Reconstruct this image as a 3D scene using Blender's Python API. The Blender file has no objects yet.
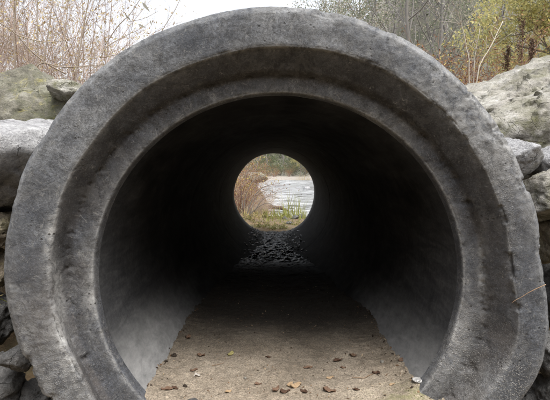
import bpy, bmesh, math, random
import numpy as np
from mathutils import Vector, Matrix, Euler, noise, Quaternion

SC = bpy.context.scene
COL = SC.collection
R = math.radians

# ------------------------------------------------------------------ camera
CAM = Vector((-0.018, 0.0, 0.960))
F = 428.0
PITCH = math.atan(30 / F)
YAW = -math.atan(2 / F)
cam_d = bpy.data.cameras.new('camera')
cam_d.sensor_width = 36
cam_d.lens = 36 * F / 550
cam_d.clip_end = 2000
cam_d.clip_start = 0.02
cam = bpy.data.objects.new('camera', cam_d)
cam.location = CAM
cam.rotation_euler = Euler((R(90) - PITCH, 0, YAW), 'XYZ')
COL.objects.link(cam)
SC.camera = cam
CM = cam.rotation_euler.to_matrix()
CMI = CM.inverted()


def ray(px, py):
    return CM @ Vector(((px - 275) / F, -(py - 200) / F, -1.0))


def P(px, py, d):
    """point seen at photo pixel px,py standing d metres away (along Y)"""
    v = ray(px, py)
    return CAM + v * (d / v.y)


def PZ(px, py, z):
    v = ray(px, py)
    return CAM + v * ((z - CAM.z) / v.z)


def proj(p):
    q = CMI @ (Vector(p) - CAM)
    return 275 + F * q.x / -q.z, 200 - F * q.y / -q.z


# ------------------------------------------------------------------ helpers
def link(o, parent=None):
    COL.objects.link(o)
    if parent is not None:
        o.parent = parent
    return o


def mesh_obj(name, v, f, mat=None, parent=None, smooth=True, loc=None):
    me = bpy.data.meshes.new(name)
    me.from_pydata(v, [], f)
    me.update()
    if smooth:
        me.polygons.foreach_set('use_smooth', [True] * len(me.polygons))
    if mat:
        me.materials.append(mat)
    o = bpy.data.objects.new(name, me)
    if loc is not None:
        o.location = loc
    return link(o, parent)


def tag(o, label, cat, group=None):
    o['label'] = label
    o['category'] = cat
    if group:
        o['group'] = group
    return o


def struct(o, kind='structure'):
    o['kind'] = kind
    return o


def empty(name, loc, rz=0):
    o = bpy.data.objects.new(name, None)
    o.empty_display_size = 0.1
    o.location = loc
    o.rotation_euler = (0, 0, rz)
    return link(o)


def fbm(p, s, octv=4, H=0.8):
    return noise.fractal(Vector(p) * s, H, 2.1, octv, noise_basis='PERLIN_ORIGINAL')


def sstep(a, b, x):
    t = min(1, max(0, (x - a) / (b - a)))
    return t * t * (3 - 2 * t)


# ------------------------------------------------------------------ materials
def new_mat(name):
    m = bpy.data.materials.new(name)
    m.use_nodes = True
    nt = m.node_tree
    return m, nt, nt.nodes['Principled BSDF']


class NB:
    """tiny node builder"""

    def __init__(self, nt):
        self.nt = nt
        self.tc = nt.nodes.new('ShaderNodeTexCoord')

    def n(self, t, **k):
        x = self.nt.nodes.new('ShaderNode' + t)
        for a, b in k.items():
            setattr(x, a, b)
        return x

    def l(self, a, b):
        self.nt.links.new(a, b)

    def mapping(self, scale=(1, 1, 1), rot=(0, 0, 0), coord='Object'):
        m = self.n('Mapping')
        m.inputs['Scale'].default_value = scale
        m.inputs['Rotation'].default_value = rot
        self.l(self.tc.outputs[coord], m.inputs['Vector'])
        return m.outputs[0]

    def noise(self, scale, detail=6, rough=0.6, vec=None, dist=0):
        x = self.n('TexNoise')
        x.inputs['Scale'].default_value = scale
        x.inputs['Detail'].default_value = detail
        x.inputs['Roughness'].default_value = rough
        x.inputs['Distortion'].default_value = dist
        self.l(vec if vec is not None else self.tc.outputs['Object'], x.inputs['Vector'])
        return x.outputs['Fac']

    def voro(self, scale, vec=None, feature='F1', out='Distance'):
        x = self.n('TexVoronoi', feature=feature)
        x.inputs['Scale'].default_value = scale
        self.l(vec if vec is not None else self.tc.outputs['Object'], x.inputs['Vector'])
        return x.outputs[out]

    def ramp(self, fac, stops):
        x = self.n('ValToRGB')
        e = x.color_ramp.elements
        while len(e) < len(stops):
            e.new(0.5)
        for k, (p, c) in enumerate(stops):
            e[k].position = p
            e[k].color = (c, c, c, 1) if not isinstance(c, tuple) else (*c, 1)
        self.l(fac, x.inputs[0])
        return x.outputs['Color']

    def mix(self, fac, a, b, mode='MIX'):
        x = self.n('MixRGB', blend_type=mode)
        for s, v in ((0, fac), (1, a), (2, b)):
            if isinstance(v, (int, float)):
                x.inputs[s].default_value = v if s == 0 else (v, v, v, 1)
            elif isinstance(v, tuple):
                x.inputs[s].default_value = (*v, 1)
            else:
                self.l(v, x.inputs[s])
        return x.outputs[0]

    def math(self, op, a, b=0.0, clamp=False):
        x = self.n('Math', operation=op, use_clamp=clamp)
        for s, v in ((0, a), (1, b)):
            if isinstance(v, (int, float)):
                x.inputs[s].default_value = v
            else:
                self.l(v, x.inputs[s])
        return x.outputs[0]

    def attr(self, name):
        x = self.n('Attribute', attribute_name=name)
        return x.outputs['Fac']

    def bump(self, h, strength, dist, prev=None):
        x = self.n('Bump')
        x.inputs['Strength'].default_value = strength
        x.inputs['Distance'].default_value = dist
        self.l(h, x.inputs['Height'])
        if prev is not None:
            self.l(prev, x.inputs['Normal'])
        return x.outputs[0]


def concrete_mat():
    m, nt, b = new_mat('weathered_concrete')
    B = NB(nt)
    big = B.noise(2.6, 5, 0.6, dist=0.6)
    mid = B.noise(14, 7, 0.72, dist=0.5)
    fine = B.noise(95, 4, 0.65)
    grit = B.noise(300, 3, 0.7)
    c = B.ramp(big, [(0.3, (0.034, 0.039, 0.048)), (0.46, (0.060, 0.066, 0.077)), (0.57, (0.094, 0.099, 0.107)), (0.74, (0.165, 0.167, 0.166))])
    c = B.mix(0.85, c, B.ramp(mid, [(0.34, 0.24), (0.5, 0.5), (0.66, 0.76)]), 'OVERLAY')
    c = B.mix(0.5, c, B.ramp(fine, [(0.36, 0.2), (0.5, 0.5), (0.64, 0.8)]), 'OVERLAY')
    c = B.mix(0.62, c, B.ramp(grit, [(0.36, 0.2), (0.5, 0.5), (0.64, 0.8)]), 'OVERLAY')
    # soft bluish damp clouds
    c = B.mix(B.ramp(B.noise(4.5, 4, 0.6, dist=0.8), [(0.5, 0.0), (0.62, 0.6)]), c, (0.042, 0.047, 0.056))
    # thin pale scratches and dark hairlines
    for (sc_, at_, wd, col_, am) in ((7.0, 0.5, 0.012, (0.30, 0.30, 0.29), 0.55), (11.0, 0.47, 0.012, (0.27, 0.265, 0.25), 0.7), (19.0, 0.5, 0.016, (0.25, 0.25, 0.24), 0.6), (5.0, 0.53, 0.009, (0.022, 0.022, 0.023), 0.7)):
        ln = B.ramp(B.noise(sc_, 3, 0.55, dist=1.6), [(at_ - wd, 0.0), (at_, 1.0), (at_ + wd, 0.0)])
        ln = B.math('MULTIPLY', ln, B.ramp(B.noise(sc_ * 1.3 + 3, 5, 0.7), [(0.52, 0.0), (0.62, am)]))
        c = B.mix(ln, c, col_)
    # brown silt and rust film
    br = B.math('MULTIPLY', B.attr('brown'), B.ramp(B.noise(9, 6, 0.7), [(0.35, 0.25), (0.65, 1.0)]))
    c = B.mix(br, c, B.mix(0.55, c, (0.088, 0.070, 0.055)))
    dk = B.math('MULTIPLY', B.attr('dark'), B.ramp(B.noise(13, 6, 0.72, dist=0.6), [(0.33, 0.2), (0.62, 1.0)]))  # dark stains, and shade painted into the socket recess
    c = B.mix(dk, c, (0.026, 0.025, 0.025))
    pl = B.math('MULTIPLY', B.attr('pale'), B.ramp(B.noise(24, 7, 0.78, dist=0.8), [(0.36, 0.0), (0.6, 1.0)]))
    c = B.mix(pl, c, (0.33, 0.33, 0.32))
    # exposed aggregate: pale grains
    ag = B.ramp(B.voro(190), [(0.0, 1.0), (0.3, 0.75), (0.5, 0.0)])
    agm = B.math('MULTIPLY', B.math('MULTIPLY', ag, B.attr('grain')), B.ramp(B.noise(60, 5, 0.8), [(0.38, 0.0), (0.58, 1.0)]))
    c = B.mix(agm, c, (0.30, 0.29, 0.27))
    # sparse pale scrapes and lime spots everywhere
    sp = B.ramp(B.noise(36, 6, 0.8, dist=1.8), [(0.6, 0.0), (0.67, 0.8)])
    c = B.mix(B.math('MULTIPLY', sp, 0.7), c, (0.27, 0.265, 0.25))
    spl_n = B.noise(8.5, 9, 0.74, dist=0.25)
    spl = B.ramp(spl_n, [(0.56, 0.0), (0.572, 1.0)])
    rim = B.ramp(spl_n, [(0.54, 0.0), (0.56, 0.8), (0.572, 0.0)])
    c = B.mix(B.math('MULTIPLY', spl, 0.22), c, (0.125, 0.122, 0.116))
    c = B.mix(B.math('MULTIPLY', rim, 0.22), c, (0.028, 0.028, 0.029))
    # sparse dark pits
    pit = B.ramp(B.voro(46), [(0.10, 1.0), (0.2, 0.0)])
    pitm = B.math('MULTIPLY', pit, B.ramp(B.noise(6, 4), [(0.5, 0.0), (0.62, 0.85)]))
    c = B.mix(pitm, c, (0.035, 0.034, 0.034))
    B.l(c, b.inputs['Base Color'])
    b.inputs['Roughness'].default_value = 0.88
    b.inputs['Specular IOR Level'].default_value = 0.3
    n1 = B.bump(mid, 0.28, 0.008)
    n2 = B.bump(fine, 0.35, 0.004, n1)
    n3 = B.bump(grit, 0.35, 0.002, n2)
    n4 = B.bump(B.math('SUBTRACT', B.math('SUBTRACT', agm, pitm), spl), 0.6, 0.004, n3)
    B.l(n4, b.inputs['Normal'])
    return m


def bore_mat():
    m, nt, b = new_mat('bore_concrete')
    B = NB(nt)
    along = B.mapping((12, 3.0, 12))          # marks drawn out along the pipe
    rings = B.mapping((1.2, 26, 1.2))       # faint casting rings
    a = B.noise(2.2, 7, 0.68, along, 0.5)
    r = B.noise(2.0, 4, 0.6, rings)
    g = B.noise(70, 5, 0.75)
    c = B.ramp(a, [(0.3, (0.030, 0.031, 0.033)), (0.5, (0.05, 0.051, 0.053)), (0.72, (0.08, 0.08, 0.08))])
    c = B.mix(0.35, c, B.ramp(r, [(0.3, 0.34), (0.7, 0.62)]), 'OVERLAY')
    c = B.mix(0.55, c, B.ramp(g, [(0.3, 0.26), (0.7, 0.72)]), 'OVERLAY')
    low = B.attr('low')
    lit_low = B.math('MULTIPLY', low, B.ramp(B.noise(14, 6, 0.7, B.mapping((2.0, 1.0, 2.0)), 0.3), [(0.25, 0.35), (0.7, 1.0)]))  # pale lower wall: incoming daylight put into the colour
    c = B.mix(lit_low, c, (0.30, 0.30, 0.295))
    dk = B.math('MULTIPLY', B.attr('dark'), B.ramp(B.noise(7, 6, 0.7), [(0.3, 0.65), (0.55, 1.0)]))  # shade of the bore put into the colour
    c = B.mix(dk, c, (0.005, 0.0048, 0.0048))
    B.l(c, b.inputs['Base Color'])
    b.inputs['Roughness'].default_value = 0.85
    b.inputs['Specular IOR Level'].default_value = 0.1
    n1 = B.bump(a, 0.12, 0.003)
    n2 = B.bump(g, 0.35, 0.003, n1)
    B.l(n2, b.inputs['Normal'])
    return m


def sand_mat():
    m, nt, b = new_mat('silty_sand')
    B = NB(nt)
    big = B.noise(5, 5, 0.6, dist=0.4)
    mid = B.noise(28, 6, 0.75)
    fine = B.noise(170, 4, 0.7)
    c = B.ramp(big, [(0.32, (0.20, 0.165, 0.124)), (0.5, (0.245, 0.205, 0.157)), (0.7, (0.30, 0.255, 0.198))])
    c = B.mix(0.6, c, B.ramp(mid, [(0.32, 0.3), (0.5, 0.5), (0.68, 0.68)]), 'OVERLAY')
    c = B.mix(0.85, c, B.ramp(fine, [(0.34, 0.2), (0.5, 0.5), (0.66, 0.8)]), 'OVERLAY')
    crumbs = B.ramp(B.voro(75), [(0.12, 1.0), (0.22, 0.0)])
    cm = B.math('MULTIPLY', crumbs, B.ramp(B.noise(11, 4), [(0.47, 0.0), (0.6, 0.8)]))
    c = B.mix(cm, c, (0.10, 0.065, 0.042))
    ms = B.math('MULTIPLY', B.attr('moss'), B.ramp(B.noise(30, 5, 0.7), [(0.4, 0.0), (0.62, 0.6)]))
    c = B.mix(ms, c, (0.17, 0.175, 0.07))
    wt = B.attr('wet_shade')  # deep sand near black: painted shade, with real wet further in
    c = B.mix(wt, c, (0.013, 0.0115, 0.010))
    B.l(c, b.inputs['Base Color'])
    B.l(B.math('SUBTRACT', 0.95, B.math('MULTIPLY', B.attr('soaked'), 0.74)), b.inputs['Roughness'])
    b.inputs['Specular IOR Level'].default_value = 0.25
    n1 = B.bump(mid, 0.7, 0.012)
    n2 = B.bump(fine, 0.7, 0.004, n1)
    B.l(n2, b.inputs['Normal'])
    return m


def soil_mat():
    m, nt, b = new_mat('soil_with_leaf_litter')
    B = NB(nt)
    c = B.ramp(B.noise(1.3, 8, 0.7), [(0.3, (0.09, 0.065, 0.042)), (0.5, (0.15, 0.115, 0.07)), (0.7, (0.13, 0.14, 0.06))])
    c = B.mix(0.8, c, B.ramp(B.noise(14, 6, 0.75), [(0.3, 0.15), (0.7, 0.85)]), 'OVERLAY')
    lf = B.ramp(B.n('SeparateColor').outputs[0], [(0, 0.4), (1, 1.0)])
    B.l(B.voro(22, out='Color'), nt.nodes['Separate Color'].inputs[0])
    c = B.mix(B.ramp(B.noise(5, 5), [(0.45, 0.0), (0.6, 0.5)]), c, B.mix(0.5, (0.26, 0.16, 0.075), lf, 'MULTIPLY'))
    wc = B.mix(B.ramp(B.noise(0.5, 6, 0.75), [(0.35, 0.0), (0.65, 1.0)]), (0.15, 0.135, 0.11), (0.085, 0.095, 0.06))
    c = B.mix(B.attr('wooded'), c, wc)
    gv = B.math('MULTIPLY', B.attr('gravel'), B.ramp(B.noise(2.2, 6, 0.7), [(0.3, 0.6), (0.6, 1.0)]))
    gc = B.mix(0.6, (0.40, 0.37, 0.33), B.ramp(B.voro(7), [(0.0, 0.8), (0.6, 0.2)]), 'SOFT_LIGHT')
    c = B.mix(gv, c, gc)
    B.l(c, b.inputs['Base Color'])
    b.inputs['Roughness'].default_value = 0.95
    B.l(B.bump(B.noise(18, 6, 0.75), 0.9, 0.05), b.inputs['Normal'])
    return m


def rock_mat(name, lo, mid_, hi, moss=0.0, mossc=(0.10, 0.11, 0.035), strata=0.0, lichen=0.0, srot=(0, 0, 0)):
    m, nt, b = new_mat(name)
    B = NB(nt)
    n1 = B.noise(5.5, 7, 0.68, dist=0.3)
    n2 = B.noise(30, 6, 0.75)
    n3 = B.noise(130, 4, 0.7)
    c = B.ramp(n1, [(0.32, lo), (0.5, mid_), (0.68, hi)])
    c = B.mix(0.65, c, B.ramp(n2, [(0.33, 0.25), (0.5, 0.52), (0.68, 0.74)]), 'OVERLAY')
    c = B.mix(0.4, c, B.ramp(n3, [(0.33, 0.22), (0.67, 0.78)]), 'OVERLAY')
    h = n2
    wv = B.n('VectorMath', operation='ADD')
    ns = B.n('TexNoise')
    ns.inputs['Scale'].default_value = 4.0
    ns.inputs['Detail'].default_value = 6
    B.l(B.tc.outputs['Object'], ns.inputs['Vector'])
    B.l(B.tc.outputs['Object'], wv.inputs[0])
    sc = B.n('VectorMath', operation='SCALE')
    sc.inputs['Scale'].default_value = 0.35
    B.l(ns.outputs['Color'], sc.inputs[0])
    B.l(sc.outputs[0], wv.inputs[1])
    ck = B.ramp(B.voro(5.0, wv.outputs[0], 'DISTANCE_TO_EDGE'), [(0.0, 1.0), (0.009, 0.0)])
    ck = B.math('MULTIPLY', ck, B.ramp(B.noise(9, 4), [(0.46, 0.0), (0.58, 0.4)]))
    c = B.mix(ck, c, tuple(x * 0.35 for x in lo))
    h = B.math('SUBTRACT', n2, ck)
    if strata:
        v = B.mapping((3.5, 3.5, 11), srot)
        s = B.noise(1.6, 6, 0.7, v, 0.7)
        crack = B.ramp(s, [(0.35, 1.0), (0.39, 0.0)])
        c = B.mix(B.math('MULTIPLY', crack, strata), c, (0.085, 0.07, 0.05))
        h = B.math('ADD', B.math('MULTIPLY', h, 0.6), B.math('MULTIPLY', s, 0.9))
    c = B.mix(B.math('MULTIPLY', B.attr('seam'), 0.8), c, tuple(x * 0.4 for x in lo))
    if moss:
        mm = B.attr('moss')
        k = B.ramp(B.noise(8, 7, 0.75, dist=0.5), [(0.42, 0.0), (0.6, 1.0)])
        k = B.math('MULTIPLY', B.math('MULTIPLY', k, mm), moss)
        mc = B.mix(B.noise(22, 5), mossc, tuple(x * 1.9 for x in mossc))
        c = B.mix(k, c, mc)
    if lichen:
        k = B.ramp(B.noise(16, 6, 0.8, dist=1.0), [(0.56, 0.0), (0.66, lichen)])
        c = B.mix(k, c, (0.42, 0.38, 0.14))
    B.l(c, b.inputs['Base Color'])
    b.inputs['Roughness'].default_value = 0.92
    b.inputs['Specular IOR Level'].default_value = 0.25
    a = B.bump(h, 0.9, 0.03)
    a = B.bump(n3, 0.5, 0.005, a)
    B.l(a, b.inputs['Normal'])
    return m


def plain(name, cols, scale=8, rough=0.9, trans=0.0, island=False, coord='Object'):
    """mottled colour; island: each leaf takes its own tone"""
    m, nt, b = new_mat(name)
    B = NB(nt)
    stops = [(0.15 + 0.7 * k / max(1, len(cols) - 1), c) for k, c in enumerate(cols)]
    if island:
        g = B.n('NewGeometry')
        fac = g.outputs['Random Per Island']
    else:
        fac = B.noise(scale, 5, 0.7)
    c = B.ramp(fac, stops)
    B.l(c, b.inputs['Base Color'])
    b.inputs['Roughness'].default_value = rough
    b.inputs['Specular IOR Level'].default_value = 0.2
    if trans:
        t = B.n('BsdfTranslucent')
        B.l(c, t.inputs['Color'])
        mx = B.n('MixShader')
        mx.inputs[0].default_value = trans
        B.l(b.outputs[0], mx.inputs[1])
        B.l(t.outputs[0], mx.inputs[2])
        B.l(mx.outputs[0], nt.nodes['Material Output'].inputs['Surface'])
    return m


def water_mat():
    m, nt, b = new_mat('river_water')
    B = NB(nt)
    v = B.mapping((1.0, 2.2, 1))
    n = B.noise(3.0, 5, 0.65, v, 0.6)
    b.inputs['Base Color'].default_value = (0.055, 0.062, 0.06, 1)
    b.inputs['Roughness'].default_value = 0.12
    b.inputs['IOR'].default_value = 1.33
    B.l(B.bump(n, 1.0, 0.35), b.inputs['Normal'])
    sky_glint = B.ramp(B.noise(1.1, 6, 0.75, v, 1.0), [(0.40, 0.0), (0.56, 0.85)])  # white patches paint the sky's reflection onto the water
    B.l(B.mix(sky_glint, (0.06, 0.066, 0.064), (0.72, 0.73, 0.74)), b.inputs['Base Color'])
    B.l(B.math('ADD', B.math('MULTIPLY', sky_glint, 0.5), 0.12), b.inputs['Roughness'])
    return m


M = {}
M['concrete'] = concrete_mat()
M['bore'] = bore_mat()
M['sand'] = sand_mat()
M['soil'] = soil_mat()
M['water'] = water_mat()
M['rock_grey'] = rock_mat('grey_boulder_stone', (0.22, 0.22, 0.225), (0.34, 0.34, 0.345), (0.46, 0.46, 0.46))
M['rock_moss'] = rock_mat('mossy_boulder_stone', (0.10, 0.095, 0.075), (0.19, 0.18, 0.145), (0.33, 0.32, 0.28), moss=0.8, lichen=0.5, mossc=(0.06, 0.068, 0.025))
M['rock_pale'] = rock_mat('pale_layered_stone', (0.19, 0.178, 0.15), (0.32, 0.305, 0.275), (0.44, 0.43, 0.405), moss=0.9,
                          mossc=(0.085, 0.085, 0.04), strata=0.9, srot=(R(14), R(27), 0))
M['rock_brown'] = rock_mat('brown_rubble_stone', (0.13, 0.105, 0.075), (0.24, 0.20, 0.15), (0.36, 0.32, 0.25), moss=0.3, lichen=0.35)
M['rock_dark'] = rock_mat('dark_stone', (0.07, 0.068, 0.065), (0.12, 0.118, 0.115), (0.19, 0.187, 0.18))  # darkest stone, for the gaps, a pebble and river stones
M['gravel'] = rock_mat('wet_gravel_stone', (0.03, 0.03, 0.03), (0.055, 0.055, 0.055), (0.11, 0.11, 0.108))
M['gravel'].node_tree.nodes['Principled BSDF'].inputs['Roughness'].default_value = 0.22
M['gravel'].node_tree.nodes['Principled BSDF'].inputs['Specular IOR Level'].default_value = 0.5

# ------------------------------------------------------------------ pipe
AX = (P(278.5, 280.5, 1.396).x, P(278.5, 280.5, 1.396).z)
RB = (P(278.5 + 184, 280.5, 1.396) - P(278.5, 280.5, 1.396)).x
D_NEAR, D_FAR = 1.396, 6.585


def ring_px(cx, cy, r, d):
    a = P(cx, cy, d)
    return (a.x, a.z, (P(cx + r, cy, d) - a).x)


fo = ring_px(275, 282, 270, 1.31)
fi = ring_px(281, 281, 229, 1.30)
sh = ring_px(276, 286, 207, 1.385)

pipe = empty('concrete_pipe', (AX[0], 1.30, 0.0))
tag(pipe, 'weathered grey concrete culvert pipe with a thick chipped round mouth and sand in its bottom', 'pipe')
PL = Vector(pipe.location)


def lerp3(a, b, t):
    return tuple(a[k] + (b[k] - a[k]) * t for k in range(3))


prof = [  # depth, (cx, cz, r)
    (1.66, (AX[0], AX[1], 0.735)),
    (1.56, (fo[0], fo[1], fo[2] - 0.035)),
    (1.50, (fo[0], fo[1], fo[2] - 0.006)),
    (1.345, (fo[0], fo[1], fo[2])),
    (1.318, (fo[0], fo[1], fo[2] - 0.006)),
    (1.304, (fo[0], fo[1], fo[2] - 0.026)),
    (1.300, (fi[0] * .4 + fo[0] * .6, fi[1] * .4 + fo[1] * .6, fi[2] * .5 + fo[2] * .5)),
    (1.302, (fi[0], fi[1], fi[2] + 0.010)),
    (1.305, (fi[0], fi[1], fi[2] + 0.002)),
    (1.314, (fi[0], fi[1], fi[2] - 0.003)),
    (1.362, (sh[0], sh[1], sh[2] + 0.008)),
    (1.381, (sh[0], sh[1], sh[2] - 0.001)),
    (1.387, (sh[0], sh[1], sh[2] - 0.010)),
    (1.393, (AX[0], AX[1], RB + 0.009)),
    (1.396, (AX[0], AX[1], RB + 0.003)),
    (1.403, (AX[0], AX[1], RB)),
    (1.440, (AX[0], AX[1], RB)),
]
seg = [4, 3, 12, 4, 4, 9, 8, 4, 3, 9, 5, 4, 9, 3, 2, 3]
rows = []
for k in range(len(prof) - 1):
    for j in range(seg[k]):
        t = j / seg[k]
        rows.append((prof[k][0] + (prof[k + 1][0] - prof[k][0]) * t, lerp3(prof[k][1], prof[k + 1][1], t), k + t))
rows.append((prof[-1][0], prof[-1][1], len(prof) - 1.0))
NA = 1152


def ang_out(a):
    """uneven radius of the rim, a = angle from +x towards +z"""
    dx, dz = math.cos(a), math.sin(a)
    w = 0.0
    # bulge at lower right, worn away at lower left
    w += 0.024 * math.exp(-((a - R(-11)) / R(10)) ** 2) + 0.008 * math.exp(-((abs(a) - R(180)) / R(30)) ** 2)
    w += 0.042 * math.exp(-((a - R(-22)) / R(15)) ** 2) + 0.012 * math.exp(-((a - R(-45)) / R(14)) ** 2)
    w -= 0.016 * math.exp(-((a - R(-156)) / R(12)) ** 2)
    w += 0.005 * noise.noise(Vector((dx * 2.2, dz * 2.2, 1.7)))
    w += 0.004 * noise.noise(Vector((dx * 6, dz * 6, 4.1)))
    return w


def gauss(x, y, cx, cy, sx, sy, rot=0):
    c, s = math.cos(R(rot)), math.sin(R(rot))
    u = (x - cx) * c + (y - cy) * s
    v = -(x - cx) * s + (y - cy) * c
    return math.exp(-(u / sx) ** 2 - (v / sy) ** 2)


V, A_br, A_dk, A_pl, A_gr = [], [], [], [], []
for d, (cx, cz, r), kk in rows:
    w_out = sstep(0, 1.5, kk) * (1 - sstep(9, 13, kk))
    zone_bell = sstep(7.3, 8.6, kk) * (1 - sstep(11.0, 12.2, kk))
    zone_sh = sstep(11.2, 12.3, kk)
    edge_o = math.exp(-((kk - 4.3) / 1.1) ** 2)
    edge_i = math.exp(-((kk - 8.0) / 0.9) ** 2)
    edge_b = math.exp(-((kk - 13.7) / 0.8) ** 2)
    edge_s = math.exp(-((kk - 11.2) / 0.9) ** 2)
    for j in range(NA):
        a = 2 * math.pi * j / NA
        if a > math.pi:
            a -= 2 * math.pi
        ca, sa = math.cos(a), math.sin(a)
        rr = r + ang_out(a) * w_out
        if kk > 7.5 and kk < 10 and a < R(-20) and a > R(-60):
            pass
        p0 = Vector((cx + rr * ca, d, cz + rr * sa))
        px, py = 278 + ca * 229, 281 - sa * 229
        big = fbm(p0, 5.0, 4)
        med = fbm(p0 + Vector((7, 3, 1)), 22, 4)
        fin = fbm(p0 + Vector((1, 9, 4)), 70, 3)
        rough_tr = math.exp(-((a - R(40)) / R(22)) ** 2) + 0.3 * math.exp(-((a - R(78)) / R(12)) ** 2)
        rough_bl = math.exp(-((a - R(-150)) / R(30)) ** 2)
        rough_r = math.exp(-((a - R(5)) / R(22)) ** 2)
        face = sstep(3.6, 4.6, kk) * (1 - sstep(7.4, 8.2, kk))
        disp = 0.0014 * big * (1 - 0.6 * zone_bell) * (1 - .6 * zone_sh) + (0.0008 - 0.0004 * zone_bell) * med + 0.0004 * fin
        disp += face * (0.0022 * med + 0.0016 * fin) * (0.05 + 0.6 * rough_bl + 0.6 * rough_tr)
        # chips bitten out of the edges
        chip = max(0.0, fbm(p0 + Vector((2, 2, 8)), 11, 5) - 0.12)
        bite = 0.034 * chip * edge_o * (0.12 + 1.0 * rough_tr + 0.7 * rough_bl)
        chip2 = max(0.0, fbm(p0 + Vector((5, 1, 3)), 15, 5) - 0.1)
        bite += 0.032 * chip2 * edge_i * (0.10 + 1.0 * rough_r + 0.25 * rough_bl + 0.25 * rough_tr)
        chip3 = max(0.0, fbm(p0 + Vector((9, 4, 6)), 24, 5) - 0.1)
        bite += 0.010 * chip3 * (edge_b * 0.6 + edge_s * 1.6)
        # groove left along the shoulder where mortar has gone
        groove = 0.003 * edge_s * (0.5 + 0.5 * big) * (1 if abs(a) > R(90) or a < R(20) else 0.5)
        # normal in the ring's section
        k0 = min(int(kk), len(prof) - 2)
        dd = prof[k0 + 1][0] - prof[k0][0]
        dr = prof[k0 + 1][1][2] - prof[k0][1][2]
        L = math.hypot(dd, dr) or 1
        nd, nr = dr / L, -dd / L       # outward normal (depth, radial)
        tot = disp - bite - groove
        p = Vector((p0.x + nr * tot * ca, d + nd * tot, p0.z + nr * tot * sa))
        if edge_o > 0.05:              # outer edge bites also eat into the outline
            rb_ = bite * edge_o * 0.7
            p.x -= ca * rb_
            p.z -= sa * rb_
        if edge_i > 0.05:
            rb_ = bite * edge_i * 0.5
            p.x += ca * rb_
            p.z += sa * rb_
        V.append(p - PL)
        X, Y = proj(p)
        n_a = fbm((ca * 3, sa * 3, kk * 0.12), 2.2, 4)
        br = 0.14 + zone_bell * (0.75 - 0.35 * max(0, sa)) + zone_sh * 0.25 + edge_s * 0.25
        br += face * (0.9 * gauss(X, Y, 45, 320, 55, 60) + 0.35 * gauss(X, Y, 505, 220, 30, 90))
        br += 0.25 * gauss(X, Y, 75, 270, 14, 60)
        dk = zone_bell * (0.36 + 0.3 * n_a + 0.75 * max(-.5, sa)) + edge_s * 0.22  # recess painted darker towards the crown, as shade
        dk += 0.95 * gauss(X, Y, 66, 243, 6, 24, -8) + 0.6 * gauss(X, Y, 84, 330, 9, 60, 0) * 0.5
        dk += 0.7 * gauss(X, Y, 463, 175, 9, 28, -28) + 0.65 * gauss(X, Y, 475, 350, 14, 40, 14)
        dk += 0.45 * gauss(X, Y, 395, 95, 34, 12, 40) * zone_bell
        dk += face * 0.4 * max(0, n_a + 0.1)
        pl = 0.85 * edge_i * (0.75 if a > R(40) else 0.4) + 0.55 * edge_b + 0.35 * edge_o
        pl += 1.0 * gauss(X, Y, 58, 290, 5, 36, -6) + 0.8 * gauss(X, Y, 50, 235, 4, 24, 12)
        pl += 0.7 * gauss(X, Y, 66, 350, 10, 26, -12) + 0.5 * gauss(X, Y, 90, 300, 6, 36)
        pl += 0.6 * gauss(X, Y, 482, 270, 5, 40) + 0.6 * gauss(X, Y, 455, 345, 12, 40, 20)
        pl += face * (0.5 * rough_tr + 0.35 * rough_bl)
        gr = 1.0 * gauss(X, Y, 515, 388, 26, 34) + 0.75 * gauss(X, Y, 455, 350, 26, 40) + 0.5 * gauss(X, Y, 60, 385, 40, 30)
        gr += 0.5 * gauss(X, Y, 500, 230, 14, 60) * face + 0.12
        A_br.append(min(1, br)); A_dk.append(min(1, max(0, dk))); A_pl.append(min(1, pl)); A_gr.append(min(1, gr))
NR = len(rows)
Fc = []
for i in range(NR - 1):
    for j in range(NA):
        k = (j + 1) % NA
        Fc.append((i * NA + j, i * NA + k, (i + 1) * NA + k, (i + 1) * NA + j))
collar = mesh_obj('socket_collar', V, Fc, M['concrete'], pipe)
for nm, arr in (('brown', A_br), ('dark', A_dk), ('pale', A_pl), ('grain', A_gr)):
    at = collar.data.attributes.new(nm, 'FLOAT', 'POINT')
    at.data.foreach_set('value', arr)

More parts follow.
